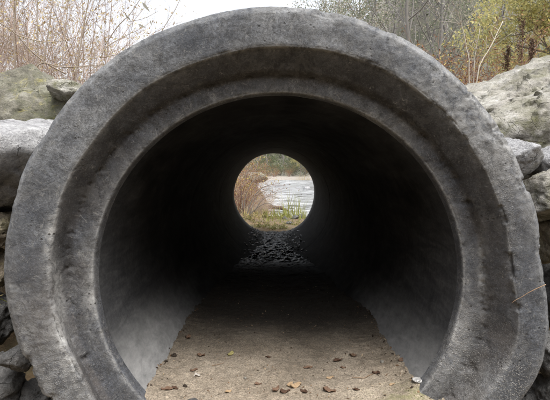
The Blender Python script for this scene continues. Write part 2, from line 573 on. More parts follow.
# barrel: bore, far lip and outside
NB_ = 384
rows2 = []
nst = 150
for i in range(nst + 1):
    t = i / nst
    d = 1.428 + (D_FAR - 0.03 - 1.428) * t
    g = 0.0
    for jd in (3.05, 4.72):            # joints between pipe lengths
        g += 0.012 * math.exp(-((d - jd) / 0.012) ** 2)
    rows2.append((d, RB + 0.002 + g))
rows2 += [(D_FAR - 0.012, RB + 0.006), (D_FAR, RB + 0.02), (D_FAR + 0.004, RB + 0.05), (D_FAR, RB + 0.11), (D_FAR - 0.03, RB + 0.13),
          (5.0, RB + 0.13), (3.5, RB + 0.13), (2.2, RB + 0.13), (1.62, RB + 0.128)]
V, litA, shadeA = [], [], []
for d, r in rows2:
    for j in range(NB_):
        a = 2 * math.pi * j / NB_
        ca, sa = math.cos(a), math.sin(a)
        q = Vector((AX[0] + r * ca, d, AX[1] + r * sa))
        rr = r + 0.0016 * fbm(q, 9, 3) * sstep(1.42, 1.5, d)
        # the far mouth is slightly out of round
        rr += 0.012 * sstep(5.5, 6.5, d) * noise.noise(Vector((ca * 1.4, sa * 1.4, 2.0)))
        V.append(Vector((AX[0] + rr * ca, d, AX[1] + rr * sa)) - PL)
        lw = sstep(-0.25, -0.62, sa) * (0.95 if ca < 0 else 0.8)
        litA.append(lw * (1 - sstep(2.0, 3.0, d)) + 0.5 * sstep(6.2, 6.5, d) * (1 if sa < 0.2 else 0.3))  # daylight on the low wall and far mouth painted as paler colour
        shadeA.append(min(1, (0.85 + 0.35 * fbm((ca, d * .4, sa), 2.5, 3)) * sstep(1.42, 2.2, d + 0.30 * sa + 0.35 * max(0, sa + .2) + 1.05 * min(0, sa + .25)) * (1 - sstep(6.2, 6.55, d))))  # painted shade: darker with depth and towards the crown
Fc = []
for i in range(len(rows2) - 1):
    for j in range(NB_):
        k = (j + 1) % NB_
        Fc.append((i * NB_ + j, i * NB_ + k, (i + 1) * NB_ + k, (i + 1) * NB_ + j))
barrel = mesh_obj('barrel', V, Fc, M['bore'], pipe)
for nm, arr in (('low', litA), ('dark', shadeA)):
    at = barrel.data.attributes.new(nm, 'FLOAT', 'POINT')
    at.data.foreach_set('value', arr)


# ------------------------------------------------------------------ sand bed in the pipe
def sand_z(x, y):
    base = 0.182 - 0.03 * sstep(2.1, 2.9, y) - 0.15 * sstep(2.6, 5.6, y) - 0.07 * sstep(1.385, 1.30, y)
    xx = x - AX[0]
    z = base + 0.022 * max(0.0, xx / 0.5) ** 1.5 * (1 - sstep(2.2, 3.2, y)) + 0.014 * sstep(0.33, 0.50, abs(xx)) ** 2
    z -= 0.06 * sstep(0.42, 0.54, xx) * (1 - sstep(1.37, 1.42, y)) + 0.07 * sstep(0.41, 0.47, -xx) * (1 - sstep(1.37, 1.42, y))
    z += 0.010 * noise.noise(Vector((x * 2.4, y * 2.0, 3))) + 0.008 * fbm((x, y, 1), 9, 3)
    return z


nx, ny = 280, 760
V, ms, wt = [], [], []
for i in range(ny + 1):
    t = i / ny
    y = 0.95 + (6.62 - 0.95) * (t ** 1.5)
    for j in range(nx + 1):
        x = AX[0] - 0.72 + 1.44 * j / nx
        z = sand_z(x, y) + 0.0032 * fbm((x, y, 5), 34, 3) + 0.022 * sstep(3.4, 4.6, y) * fbm((x * 1.0, y * 1.3, 8), 11, 4)
        V.append((x, y, z))
        ms.append(1.0 * math.exp(-((x - 0.48) / 0.16) ** 2 - ((y - 1.36) / 0.10) ** 2))
        wt.append(0.85 * sstep(1.45, 2.35, y + 0.25 * noise.noise(Vector((x * 3, y * 2, 9)))) + 0.15 * sstep(2.6, 3.6, y))  # painted shade growing inward, merging into truly wet sand
W1 = nx + 1
Fc = [(i * W1 + j, i * W1 + j + 1, (i + 1) * W1 + j + 1, (i + 1) * W1 + j) for i in range(ny) for j in range(nx)]
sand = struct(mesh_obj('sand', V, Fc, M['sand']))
for nm, arr in (('moss', ms), ('wet_shade', wt), ('soaked', [sstep(3.2, 4.6, q[1]) for q in V])):
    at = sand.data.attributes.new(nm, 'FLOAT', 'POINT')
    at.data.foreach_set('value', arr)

# ------------------------------------------------------------------ ground sheet
WATER_Z = -0.13


def top_h(x, y):
    """fill over the pipe"""
    return 1.30 + 0.10 * sstep(1.2, 4.5, abs(x)) + 0.05 * noise.noise(Vector((x * .8, y * .8, 0)))


def gh(x, y):
    front = 0.02 + 0.03 * noise.noise(Vector((x * .9, y * .9, 7))) + 0.25 * sstep(1.6, 4.5, abs(x))
    # unseen bank, added behind the viewer to block low sky light
    front += 4.2 * sstep(-1.2, -6.0, y) + 1.6 * sstep(3.0, 7.0, abs(x)) * (1 - sstep(0.5, 1.6, y))
    up = sstep(2.0, 2.5, y)
    back_floor = -0.03 - 0.10 * sstep(8.6, 9.6, y) - 0.6 * sstep(9.8, 12.5, y) * (1 - sstep(42, 47, y)) + 0.20 * sstep(44, 54, y) + 0.9 * sstep(58, 140, y)
    spit = -0.5 + 1.2 * sstep(0.05, -0.6, x) * sstep(9.3, 11.2, y) * (1 - sstep(13.0, 17, y))
    mound = 0.0
    mound += 0.55 * math.exp(-((x + 2.0) / 1.25) ** 2 - ((y - 8.4) / 1.6) ** 2)
    rb = 1.5 * sstep(2.2, 6.0, x) * (1 - sstep(16, 22, y))          # right bank stays high
    lb = 1.3 * sstep(3.0, 7.0, -x) * (1 - sstep(9, 16, y))
    back = back_floor + mound + max(rb, lb) * sstep(6.0, 7.0, y) + 0.03 * noise.noise(Vector((x * 1.1, y * 1.1, 3)))
    back = max(back, spit + 0.05 * noise.noise(Vector((x * 1.5, y * 1.5, 6)))) if y > 9 else back
    dn = sstep(5.3, 6.7, y)
    hill = 14 * sstep(70, 180, y) + 8 * sstep(45, 150, abs(x)) + 27 * sstep(20, 52, y) * sstep(4.5, 17, x)
    mid = top_h(x, y)
    z = front * (1 - up) + mid * up
    z = z * (1 - dn) + back * dn
    return z + hill


xs = sorted(set([round(-0.70 - 0.12 * k, 3) for k in range(34)] + [round(0.70 + 0.12 * k, 3) for k in range(34)]
                + [-0.35, 0.0, 0.35] + [s * v for s in (1, -1) for v in (5.2, 6, 7, 8.5, 10, 12, 15, 19, 24, 30, 40, 55, 80, 110, 150)]))
ys = sorted(set([-90, -60, -35, -22, -14] + [-10 + 0.5 * k for k in range(22)] + [round(1.0 + 0.1 * k, 3) for k in range(70)]
                + [8 + 0.25 * k for k in range(24)] + [14 + k for k in range(36)] + [50, 52, 54, 58, 68, 80, 95, 115, 140, 180]))
V, gv = [], []
for y in ys:
    for x in xs:
        V.append((x, y, gh(x, y)))
        gv.append(max(sstep(43, 46, y) * (1 - sstep(56, 64, y)), 0.2 * sstep(8.0, 9.5, y) * (1 - sstep(13, 16, y)) * (1 if x > -1 else .2)))
W1 = len(xs)
Fc = []
for i in range(len(ys) - 1):
    for j in range(W1 - 1):
        xm, ym = (xs[j] + xs[j + 1]) / 2, (ys[i] + ys[i + 1]) / 2
        if abs(xm) < 0.70 and 1.25 < ym < 6.58:
            continue
        Fc.append((i * W1 + j, i * W1 + j + 1, (i + 1) * W1 + j + 1, (i + 1) * W1 + j))
ground = struct(mesh_obj('ground', V, Fc, M['soil']))
at = ground.data.attributes.new('gravel', 'FLOAT', 'POINT')
at.data.foreach_set('value', gv)
at = ground.data.attributes.new('wooded', 'FLOAT', 'POINT')
at.data.foreach_set('value', [max(sstep(54, 60, q[1]), sstep(16, 24, q[1]) * sstep(3, 6, q[0])) for q in V])
# the earth lying on top of the pipe
V, Fc = [], []
yy = [1.47 + 0.1 * k for k in range(50)]
xx = [-0.72 + 0.06 * k for k in range(25)]
for y in yy:
    for x in xx:
        V.append((x, y, max(gh(x, y), AX[1] + math.sqrt(max(0, 0.75 ** 2 - (x - AX[0]) ** 2)) + 0.003)))
for i in range(len(yy) - 1):
    for j in range(len(xx) - 1):
        Fc.append((i * 25 + j, i * 25 + j + 1, (i + 1) * 25 + j + 1, (i + 1) * 25 + j))
bank = struct(mesh_obj('embankment', V, Fc, M['soil']))
# river
V = [(-120, 9.2, WATER_Z), (120, 9.2, WATER_Z), (120, 52, WATER_Z), (-120, 52, WATER_Z)]
river = struct(mesh_obj('river', V, [(0, 1, 2, 3)], M['water'], smooth=False))


# ------------------------------------------------------------------ rocks
def rock(name, mat, box, d, seed, depth=None, facets=15, rough=0.05, sub=5, rot=0, planes=None, strata=0, sdir=(0, 0, 1), round_=15.0, flat=None):
    """box: photo pixels x0,y0,x1,y1 the stone would fill seen whole, standing d metres away"""
    rnd = random.Random(seed)
    a, b2 = P(box[0], box[3], d), P(box[2], box[1], d)
    c = (a + b2) / 2
    hx, hz = (b2.x - a.x) / 2, (b2.z - a.z) / 2
    hy = depth / 2 if depth else (hx + hz) / 2
    bm = bmesh.new()
    bmesh.ops.create_icosphere(bm, subdivisions=sub, radius=1)
    pls = []
    if planes:
        for (n, dist) in planes:
            pls.append((Vector(n).normalized(), dist))
    else:
        for _ in range(facets):
            n = Vector((rnd.gauss(0, 1), rnd.gauss(0, 1), rnd.gauss(0, 1))).normalized()
            pls.append((n, rnd.uniform(0.58, 0.88)))
    off = Vector((seed * 3.1, seed * 1.7, seed * 0.9))
    pts = []
    for v in bm.verts:
        dr = v.co.normalized()
        acc = 1.0
        for n, dist in pls:
            q = dr.dot(n) / dist
            if q > 0:
                acc += q ** (round_ * 2)
        r = acc ** (-1 / (round_ * 2))
        pts.append(dr * r)
    # fill the box
    lo = [min(p[k] for p in pts) for k in range(3)]
    hi = [max(p[k] for p in pts) for k in range(3)]
    H = (hx, hy, hz)
    seam = []
    sdv = Vector(sdir).normalized()
    out = []
    for p in pts:
        q = Vector([(2 * (p[k] - lo[k]) / (hi[k] - lo[k]) - 1) * H[k] for k in range(3)])
        n = Vector((q.x / hx ** 2, q.y / hy ** 2, q.z / hz ** 2)).normalized()
        s = (hx + hz)
        n1 = fbm(q / s + off, 2.6, 5)
        n2 = fbm(q / s + off, 9, 5)
        n3 = 1 - abs(fbm(q / s + off * 2, 4.5, 4))
        vd, vp = noise.voronoi(q / s * 4.2 + off + Vector((n1, n1, n2)) * .25)
        cell = noise.cell(vp[0] * 7.3)
        dsp = rough * s * (0.55 * n1 + 0.30 * n2 - 0.35 * (n3 - 0.6) + 0.42 * cell - 0.35 * max(0, 0.22 - (vd[1] - vd[0])) / 0.22)
        sm = 0.0
        if strata:
            ph = q.dot(sdv) / s * strata + 1.1 * n1 + 0.25 * n2
            fr = ph - math.floor(ph)
            on = sstep(-0.15, 0.25, fbm(q / s + off * 3, 3.3, 4))
            dsp += rough * s * 0.95 * (fr ** 2.5 - 0.35) * (0.35 + 0.65 * on)
            sm = on * max(sstep(0.86, 0.97, fr), sstep(0.06, 0.0, fr))
            ph2 = q.dot(sdv.cross(Vector((0.2, 1, 0.1))).normalized()) / s * strata * 0.45 + 1.5 * n1 + math.floor(ph) * 0.37
            f2 = ph2 - math.floor(ph2)
            sm = max(sm, 0.8 * on * sstep(0.95, 0.99, f2))
        seam.append(sm)
        out.append(q + n * dsp)
    rq = Matrix.Rotation(R(rot), 3, 'Y')
    for v, q in zip(bm.verts, out):
        v.co = rq @ q
    me = bpy.data.meshes.new(name)
    bm.normal_update()
    mo = [min(1, max(0, 0.55 + 0.5 * fbm(v.co + off, 3 / (hx + hz), 3) + (0.25 if v.normal.z < 0.3 else 0))) for v in bm.verts]
    bm.to_mesh(me)
    bm.free()
    at = me.attributes.new('moss', 'FLOAT', 'POINT')
    at.data.foreach_set('value', mo)
    at = me.attributes.new('seam', 'FLOAT', 'POINT')
    at.data.foreach_set('value', seam)
    me.polygons.foreach_set('use_smooth', [True] * len(me.polygons))
    me.materials.append(mat)
    o = bpy.data.objects.new(name, me)
    o.location = c
    return link(o)


GB = 'boulders packed beside the pipe mouth'
# left side
tag(rock('boulder', M['rock_moss'], (-34, 64, 100, 146), 2.25, 3, 0.55, rough=0.045, round_=16,
         planes=[((-0.66, 0.12, 0.70), 0.58), ((0.76, 0.12, 0.62), 0.50), ((0.10, -0.86, 0.5), 0.48), ((-.6, -.8, .0), .62), ((1, 0, -.3), 0.95), ((-1, 0, 0), 0.97), ((0, 0, -1), 0.8), ((0.1, 1, 0.2), 0.7)]),
    'tall mossy boulder with a peaked top, left of the pipe in front of bare twigs', 'boulder', GB)
tag(rock('boulder', M['rock_grey'], (-70, 112, 72, 222), 1.80, 5, 0.62, rough=0.045,
         planes=[((0.05, -0.25, 1), 0.52), ((0, -1, -0.1), 0.75), ((1, -0.1, -0.2), 0.9), ((-1, 0, 0), 0.95), ((0.2, -0.3, -1), 0.7), ((0, 1, 0.2), 0.8), ((.5, -.6, -.6), .72)]),
    'smooth flat topped pale grey boulder beside the upper left of the pipe rim', 'boulder', GB)
tag(rock('boulder', M['rock_pale'], (50, 82, 92, 104), 2.10, 8, 0.3, rough=0.05),
    'small pale slab wedged between the mossy peaked boulder and the pipe rim', 'stone', GB)
tag(rock('boulder', M['rock_brown'], (-32, 208, 18, 250), 1.72, 11, 0.35, rough=0.08),
    'brown lumpy stone under the flat grey boulder left of the pipe', 'stone', GB)
tag(rock('boulder', M['rock_brown'], (-40, 244, 12, 300), 1.70, 14, 0.4, rough=0.08),
    'brown crumbling stone at the left photo edge above the green sprig', 'stone', GB)
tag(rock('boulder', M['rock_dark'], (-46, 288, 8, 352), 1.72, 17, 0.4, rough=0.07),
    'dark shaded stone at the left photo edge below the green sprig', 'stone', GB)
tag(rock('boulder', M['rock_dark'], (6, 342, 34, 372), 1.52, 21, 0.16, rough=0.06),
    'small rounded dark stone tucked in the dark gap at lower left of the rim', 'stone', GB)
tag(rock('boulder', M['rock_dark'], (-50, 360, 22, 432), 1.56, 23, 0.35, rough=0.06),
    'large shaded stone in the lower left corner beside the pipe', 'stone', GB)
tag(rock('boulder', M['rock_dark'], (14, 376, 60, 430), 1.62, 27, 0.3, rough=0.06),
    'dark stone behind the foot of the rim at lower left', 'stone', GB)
# right side
tag(rock('boulder', M['rock_pale'], (430, 34, 680, 190), 2.30, 31, 1.1, rough=0.042, strata=11, sdir=(-0.50, 0.42, 0.76), sub=6,
         planes=[((-0.46, -0.30, 0.83), 0.42), ((-0.1, -1, -0.22), 0.62), ((-1, -0.2, -0.1), 0.92), ((1, 0, 0), 0.95), ((0, 0, -1), 0.7), ((0, 1, 0.2), 0.8),
                 ((-0.35, -0.80, 0.42), 0.60)]),
    'huge pale layered boulder sloping up to the right of the pipe', 'boulder', GB)
tag(rock('boulder', M['rock_grey'], (492, 136, 537, 182), 1.80, 34, 0.25, rough=0.04),
    'smooth grey cobble between the pipe rim and the huge pale boulder', 'stone', GB)
tag(rock('boulder', M['rock_grey'], (534, 143, 590, 186), 1.78, 37, 0.3, rough=0.05),
    'grey stone at the right photo edge beneath the huge pale boulder', 'stone', GB)
tag(rock('boulder', M['rock_pale'], (520, 168, 590, 222), 1.72, 41, 0.35, rough=0.06),
    'yellowish cracked stone beside the right rim, below the two grey cobbles', 'stone', GB)
tag(rock('boulder', M['rock_brown'], (534, 214, 600, 268), 1.74, 43, 0.35, rough=0.08),
    'brown rough stone at the right photo edge below the yellowish one', 'stone', GB)
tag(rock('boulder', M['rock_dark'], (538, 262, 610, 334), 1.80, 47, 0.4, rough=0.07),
    'dark stone in the deep gap right of the pipe', 'stone', GB)
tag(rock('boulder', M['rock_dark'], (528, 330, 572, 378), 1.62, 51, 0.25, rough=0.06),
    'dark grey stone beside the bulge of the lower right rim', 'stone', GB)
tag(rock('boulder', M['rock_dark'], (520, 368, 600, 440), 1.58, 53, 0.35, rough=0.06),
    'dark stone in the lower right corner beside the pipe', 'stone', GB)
# more of the same pile, further out on both sides
for k, (bx, d, sd, mt, lb) in enumerate([
        ((-190, 150, -66, 260), 1.95, 61, 'rock_grey', 'grey boulder far left in the pile, outside the flat topped one'),
        ((-190, 250, -40, 380), 1.80, 63, 'rock_brown', 'brown boulder low in the pile at far left'),
        ((-220, 40, -70, 160), 2.5, 65, 'rock_moss', 'mossy boulder at far left behind the peaked one'),
        ((596, 170, 730, 290), 1.95, 67, 'rock_pale', 'pale boulder at far right under the huge layered one'),
        ((600, 280, 740, 420), 1.8, 69, 'rock_dark', 'dark boulder low in the pile at far right')]):
    tag(rock('boulder', M[mt], bx, d, sd, 0.6, rough=0.05), lb, 'boulder', GB)


# ------------------------------------------------------------------ small things on the sand
def leaf_mesh(name, L, W, curl, cup, seed, mat, stalk=True):
    rnd = random.Random(seed)
    nu, nv = 12, 6
    v, f = [], []
    tw = rnd.uniform(-0.7, 0.7)
    for i in range(nu + 1):
        t = i / nu
        w = W * math.sin(math.pi * min(1, t ** 0.8 * 0.97 + 0.02)) ** 0.8
        w *= 1 + 0.28 * math.sin(t * 15 + seed) * rnd.uniform(.5, 1)
        ang = curl * (t - 0.5)
        cx = math.sin(ang) / max(1e-3, abs(curl)) * L if abs(curl) > 1e-3 else (t - .5) * L
        cz = (1 - math.cos(ang)) / max(1e-3, abs(curl)) * L
        for j in range(nv + 1):
            s = (j / nv - 0.5) * 2
            yy_ = s * w / 2
            zz = cup * W * (abs(s) ** 1.6) * 0.5 + tw * yy_ * (t - .5) * 1.5
            zz += 0.12 * W * math.sin(8 * t + 3 * s + seed) + 0.06 * W * math.sin(17 * t - 5 * s + seed)
            v.append((cx, yy_ * (1 - 0.25 * abs(cup) * abs(s)), cz + zz))
    for i in range(nu):
        for j in range(nv):
            k = i * (nv + 1) + j
            f.append((k, k + 1, k + nv + 2, k + nv + 1))
    zmin = min(p[2] for p in v)
    v = [(p[0], p[1], p[2] - zmin) for p in v]
    o = mesh_obj(name, v, f, mat)
    md = o.modifiers.new('thickness', 'SOLIDIFY')
    md.thickness = 0.0007
    return o


M['leaf_rust'] = plain('rust_brown_leaf', [(0.08, 0.048, 0.033), (0.135, 0.085, 0.057), (0.21, 0.145, 0.10)], 40)
M['leaf_dark'] = plain('dark_brown_leaf', [(0.03, 0.018, 0.013), (0.07, 0.04, 0.026), (0.12, 0.07, 0.042)], 40)
M['leaf_tan'] = plain('tan_leaf', [(0.22, 0.15, 0.088), (0.30, 0.215, 0.13), (0.38, 0.29, 0.19)], 40)
M['leaf_olive'] = plain('olive_yellow_leaf', [(0.17, 0.15, 0.06), (0.25, 0.22, 0.09), (0.32, 0.28, 0.13)], 40)
M['leaf_pale'] = plain('bleached_leaf', [(0.30, 0.27, 0.24), (0.42, 0.39, 0.35), (0.5, 0.47, 0.43)], 40)
M['bark_near'] = plain('grey_brown_branch_bark', [(0.17, 0.13, 0.10), (0.28, 0.23, 0.18), (0.40, 0.35, 0.29)], 9)
M['twig'] = plain('dry_twig_bark', [(0.10, 0.06, 0.035), (0.22, 0.145, 0.09), (0.36, 0.27, 0.19)], 60)
GL = 'fallen leaves on the sand in the pipe'
for k, (px, py, L, W, mt, cu, cp, lb) in enumerate([
    (188, 338, .050, .032, 'leaf_rust', 1.5, .8, 'curled rust leaf leaning where the sand meets the left pipe wall'),
    (201, 354, .046, .028, 'leaf_rust', 1.9, .7, 'curled rust leaf just right of the dark clod by the left wall'),
    (231, 353, .050, .030, 'leaf_olive', .5, .2, 'olive yellow leaf lying alone on the left half of the sand'),
    (194, 370, .040, .020, 'leaf_rust', 1.2, .6, 'narrow rust leaf touching the back of the bleached leaf'),
    (197, 375, .036, .026, 'leaf_pale', .6, .3, 'small bleached leaf left of the middle of the sand'),
    (167, 390, .058, .024, 'leaf_rust', 1.0, .7, 'long rust brown leaf near the front left wall'),
    (175, 388, .040, .018, 'leaf_dark', 1.4, .7, 'thin dark leaf next to the long rust brown leaf'),
    (268, 355, .030, .018, 'leaf_dark', 1.3, .6, 'tiny dark leaf at mid width, far back on the lit sand'),
    (258, 383, .036, .020, 'leaf_rust', .8, .5, 'small reddish leaf left of the leaf cluster at front centre'),
    (276, 390, .052, .026, 'leaf_rust', 1.4, .8, 'rust leaf on the left end of the cluster at front centre'),
    (285, 392, .050, .024, 'leaf_dark', 1.6, .8, 'dark curled leaf in front of the tan leaf in the cluster'),
    (296, 387, .062, .036, 'leaf_tan', 1.1, .6, 'bright tan crumpled leaf in the cluster at front centre'),
    (290, 385, .045, .022, 'leaf_tan', 1.7, .7, 'tan rolled leaf behind the bright crumpled one'),
    (304, 392, .040, .022, 'leaf_dark', 1.5, .8, 'dark leaf on the right end of the cluster at front centre'),
    (308, 366, .052, .024, 'leaf_rust', .9, .6, 'flat reddish brown leaf at mid width on the lit sand'),
    (338, 360, .056, .030, 'leaf_dark', 1.8, .9, 'dark curled leaf right of centre, largest at the back'),
    (353, 356, .042, .030, 'leaf_rust', 2.0, .9, 'upright rust leaf just right of the dark curled leaf'),
    (343, 367, .030, .018, 'leaf_rust', 1.2, .6, 'small rust scrap in front of the dark curled leaf'),
    (329, 391, .064, .032, 'leaf_rust', 1.2, .7, 'large red brown leaf at the front, right of centre'),
    (330, 378, .040, .018, 'leaf_tan', .8, .4, 'thin tan leaf behind the large red brown leaf'),
    (376, 376, .042, .022, 'leaf_dark', 1.5, .8, 'dark leaf at the tip of the thin twig, right side'),
    (401, 369, .044, .022, 'leaf_rust', 1.0, .6, 'rust leaf close to the right pipe wall'),
    (408, 361, .042, .024, 'leaf_rust', 1.7, .8, 'curled rust leaf against the right pipe wall, behind another'),
    (392, 388, .034, .016, 'leaf_tan', .8, .5, 'thin tan leaf left of the white pebble'),
    (356, 391, .034, .018, 'leaf_dark', 1.2, .6, 'small dark leaf at the front, between red brown leaf and white pebble'),
    (228, 391, .036, .018, 'leaf_tan', 1.0, .5, 'thin tan leaf at the front, right of the dark pebble'),
]):
    p = PZ(px, py, 0.186)
    o = leaf_mesh('fallen_leaf', L * .74, W * .85, cu * .28, cp * .4, k * 7 + 3, M[mt])
    rr = random.Random(k * 13 + 5)
    o.location = (p.x, p.y, sand_z(p.x, p.y) - 0.0005)
    o.rotation_euler = (rr.uniform(-.14, .14), rr.uniform(-.1, .1), rr.uniform(-0.6, 0.6) + (0 if rr.random() < .6 else 1.2))
    tag(o, lb, 'leaf', GL)


def tube(V, Fc, pts, rads, n=5, cap=True):
    base = len(V)
    N = len(pts)
    t0 = (pts[1] - pts[0]).normalized()
    u = t0.orthogonal().normalized()
    for i in range(N):
        t = (pts[min(i + 1, N - 1)] - pts[max(i - 1, 0)])
        if t.length < 1e-9:
            t = t0
        t = t.normalized()
        u = (u - t * u.dot(t))
        if u.length < 1e-6:
            u = t.orthogonal()
        u.normalize()
        w = t.cross(u)
        for k in range(n):
            a = 2 * math.pi * k / n
            V.append(pts[i] + (u * math.cos(a) + w * math.sin(a)) * rads[i])
    for i in range(N - 1):
        for k in range(n):
            kk_ = (k + 1) % n
            Fc.append((base + i * n + k, base + i * n + kk_, base + (i + 1) * n + kk_, base + (i + 1) * n + k))
    if cap:
        Fc.append(tuple(base + k for k in range(n))[::-1])
        Fc.append(tuple(base + (N - 1) * n + k for k in range(n)))


def twig_obj(name, pts, r0, r1, mat, n=6, wob=0.0, seed=0):
    V, Fc = [], []
    q = []
    for i in range(len(pts) - 1):
        for s in range(5):
            t = s / 5
            q.append(pts[i].lerp(pts[i + 1], t))
    q.append(pts[-1])
    c = q[0].copy()
    q = [p - c + Vector((noise.noise(p * 30 + Vector((seed, 0, 0))), noise.noise(p * 30 + Vector((0, seed, 5))), noise.noise(p * 30 + Vector((3, 0, seed))))) * wob for p in q]
    rads = [r0 + (r1 - r0) * i / (len(q) - 1) for i in range(len(q))]
    tube(V, Fc, q, rads, n)
    o = mesh_obj(name, V, Fc, mat)
    o.location = c
    return o


# twig by the right rim, thin twigs on the sand
tw = [P(546, 284, 1.285), P(536, 289, 1.280), P(526, 293.5, 1.280), P(519, 298, 1.284), P(511.5, 303, 1.286)]
o = twig_obj('twig', tw, 0.0014, 0.0007, M['twig'], wob=0.004)
tag(o, 'dry forked twig poking across the face of the right rim', 'twig', 'twigs')
zz = 0.186
a, b3, c3 = PZ(352, 378, zz), PZ(364, 380, zz), PZ(377, 375, zz)
for q in (a, b3, c3):
    q.z = sand_z(q.x, q.y) + 0.004
tag(twig_obj('twig', [a, b3, c3], 0.0016, 0.001, M['twig'], wob=0.002), 'thin dry twig lying on the sand right of centre', 'twig', 'twigs')
a, b3 = PZ(212, 366, zz), PZ(224, 362, zz)
for q in (a, b3):
    q.z = sand_z(q.x, q.y) + 0.004
tag(twig_obj('twig', [a, b3], 0.0013, 0.0008, M['twig'], wob=0.002, seed=3), 'short twig lying on the sand in front of the olive leaf', 'twig', 'twigs')


def pebble(px, py, w, h, mat, seed, label, group='pebbles on the sand'):
    p = PZ(px, py, 0.188)
    sc = F / p.y
    z = sand_z(p.x, p.y)
    X, Y = proj((p.x, p.y, z + h * .3))
    o = rock('pebble', mat, (X - w * sc / 2, Y - h * sc / 2, X + w * sc / 2, Y + h * sc / 2), p.y, seed, w * 0.8, rough=0.03, sub=4, facets=9)
    return tag(o, label, 'pebble', group)


M['white_stone'] = rock_mat('white_pebble_stone', (0.45, 0.44, 0.42), (0.56, 0.55, 0.53), (0.66, 0.65, 0.63))
M['soil_clod'] = rock_mat('dark_clod', (0.03, 0.024, 0.018), (0.06, 0.046, 0.034), (0.1, 0.08, 0.055))
pebble(419, 392, .046, .012, M['white_stone'], 71, 'flat white pebble against the right wall at the front of the sand')
pebble(193, 399, .034, .016, M['rock_dark'], 72, 'dark grey pebble at the front left of the sand')
pebble(185, 385, .016, .010, M['soil_clod'], 73, 'black lump of dirt left of the bleached leaf')
pebble(174, 355, .024, .016, M['soil_clod'], 74, 'dark clod on the sand edge by the left wall')
pebble(166, 362, .015, .010, M['soil_clod'], 75, 'small dark clod in front of the bigger one by the left wall')
pebble(245, 377, .012, .009, M['rock_pale'], 76, 'tiny pale pebble left of the middle of the sand')
pebble(382, 366, .014, .010, M['rock_pale'], 77, 'tiny pale pebble on the right half of the sand')

# crumbs of bark and leaf too many to count
rnd = random.Random(5)
V, Fc = [], []
for k in range(1100):
    y = 1.25 + 2.0 * rnd.random() ** 1.6
    hw = 0.46
    x = AX[0] + rnd.uniform(-hw, hw)
    edge = rnd.random()
    if edge < 0.35:
        x = AX[0] + (rnd.choice((-1, 1)) * (0.47 + rnd.gauss(0, 0.018)))
    s = rnd.uniform(.0016, .005) * (1.4 if edge < .35 else 1)
    c = Vector((x, y, sand_z(x, y) + s * .35))
    rot = Euler((rnd.uniform(-.8, .8), rnd.uniform(-.8, .8), rnd.uniform(0, 6.3))).to_matrix()
    b0 = len(V)
    l, w = s * rnd.uniform(.8, 2.0), s * rnd.uniform(.4, .9)
    for q in ((-l, 0, 0), (0, -w, s * .3), (l, 0, 0), (0, w, s * .3), (0, 0, s * .6)):
        V.append(c + rot @ Vector(q))
    Fc += [(b0, b0 + 1, b0 + 4), (b0 + 1, b0 + 2, b0 + 4), (b0 + 2, b0 + 3, b0 + 4), (b0 + 3, b0, b0 + 4)]
M['crumb'] = plain('bark_crumbs', [(0.03, 0.02, 0.014), (0.11, 0.065, 0.038), (0.19, 0.12, 0.07), (0.32, 0.25, 0.17)], island=True)
o = struct(mesh_obj('leaf_litter', V, Fc, M['crumb'], smooth=False), 'stuff')

# wet gravel lying in the far half of the pipe
bm = bmesh.new()
for k in range(650):
    y = 3.9 + 2.7 * rnd.random() ** 0.5
    hw = 0.34
    x = AX[0] + rnd.uniform(-.36, .36)
    zb = AX[1] - math.sqrt(max(0.01, RB ** 2 - (x - AX[0]) ** 2))
    z = max(zb, sand_z(x, y))
    s = (0.006 + 0.020 * rnd.random() ** 2.5) * (0.5 + 0.5 * sstep(3.9, 5.2, y))
    z -= s * rnd.uniform(.30, .50)
    mt = Matrix.Translation((x, y, z + s * .3)) @ Euler((rnd.uniform(-.4, .4), rnd.uniform(-.4, .4), rnd.uniform(0, 6.3))).to_matrix().to_4x4() @ Matrix.Diagonal((s * rnd.uniform(.8, 1.5), s, s * rnd.uniform(.28, .55), 1))
    r_ = bmesh.ops.create_icosphere(bm, subdivisions=1, radius=1, matrix=mt)
    for v in r_['verts']:
        v.co += Vector((rnd.uniform(-1, 1), rnd.uniform(-1, 1), rnd.uniform(-1, 1))) * s * .18
me = bpy.data.meshes.new('gravel')
bm.to_mesh(me)
bm.free()
me.materials.append(M['gravel'])
gvo = struct(link(bpy.data.objects.new('gravel', me)), 'stuff')
at = me.attributes.new('moss', 'FLOAT', 'POINT')


# ------------------------------------------------------------------ plants
def rand_dir(rnd, up=0.0):
    v = Vector((rnd.gauss(0, 1), rnd.gauss(0, 1), rnd.gauss(0, 1) + up))
    return v.normalized()


def leaf_quads(V, Fc, c, L, W, rnd, direction=None, kind=4):
    d = direction if direction is not None else rand_dir(rnd)
    s = d.orthogonal()
    s = Quaternion(d, rnd.uniform(0, 6.28)) @ s
    s.normalize()
    n = d.cross(s)
    b0 = len(V)
    V += [c, c + d * L * .5 + s * W * .5 + n * W * .2, c + d * L, c + d * L * .5 - s * W * .5 + n * W * .2]
    Fc.append((b0, b0 + 1, b0 + 2, b0 + 3))


def bend(p0, d0, L, n, rnd, wander, grav=0.0, up=0.0):
    pts = [p0.copy()]
    d = d0.normalized()
    for i in range(n):
        d = (d + Vector((rnd.gauss(0, 1), rnd.gauss(0, 1), rnd.gauss(0, 1))) * wander + Vector((0, 0, up - grav * (i / n)))).normalized()
        pts.append(pts[-1] + d * (L / n))
    return pts


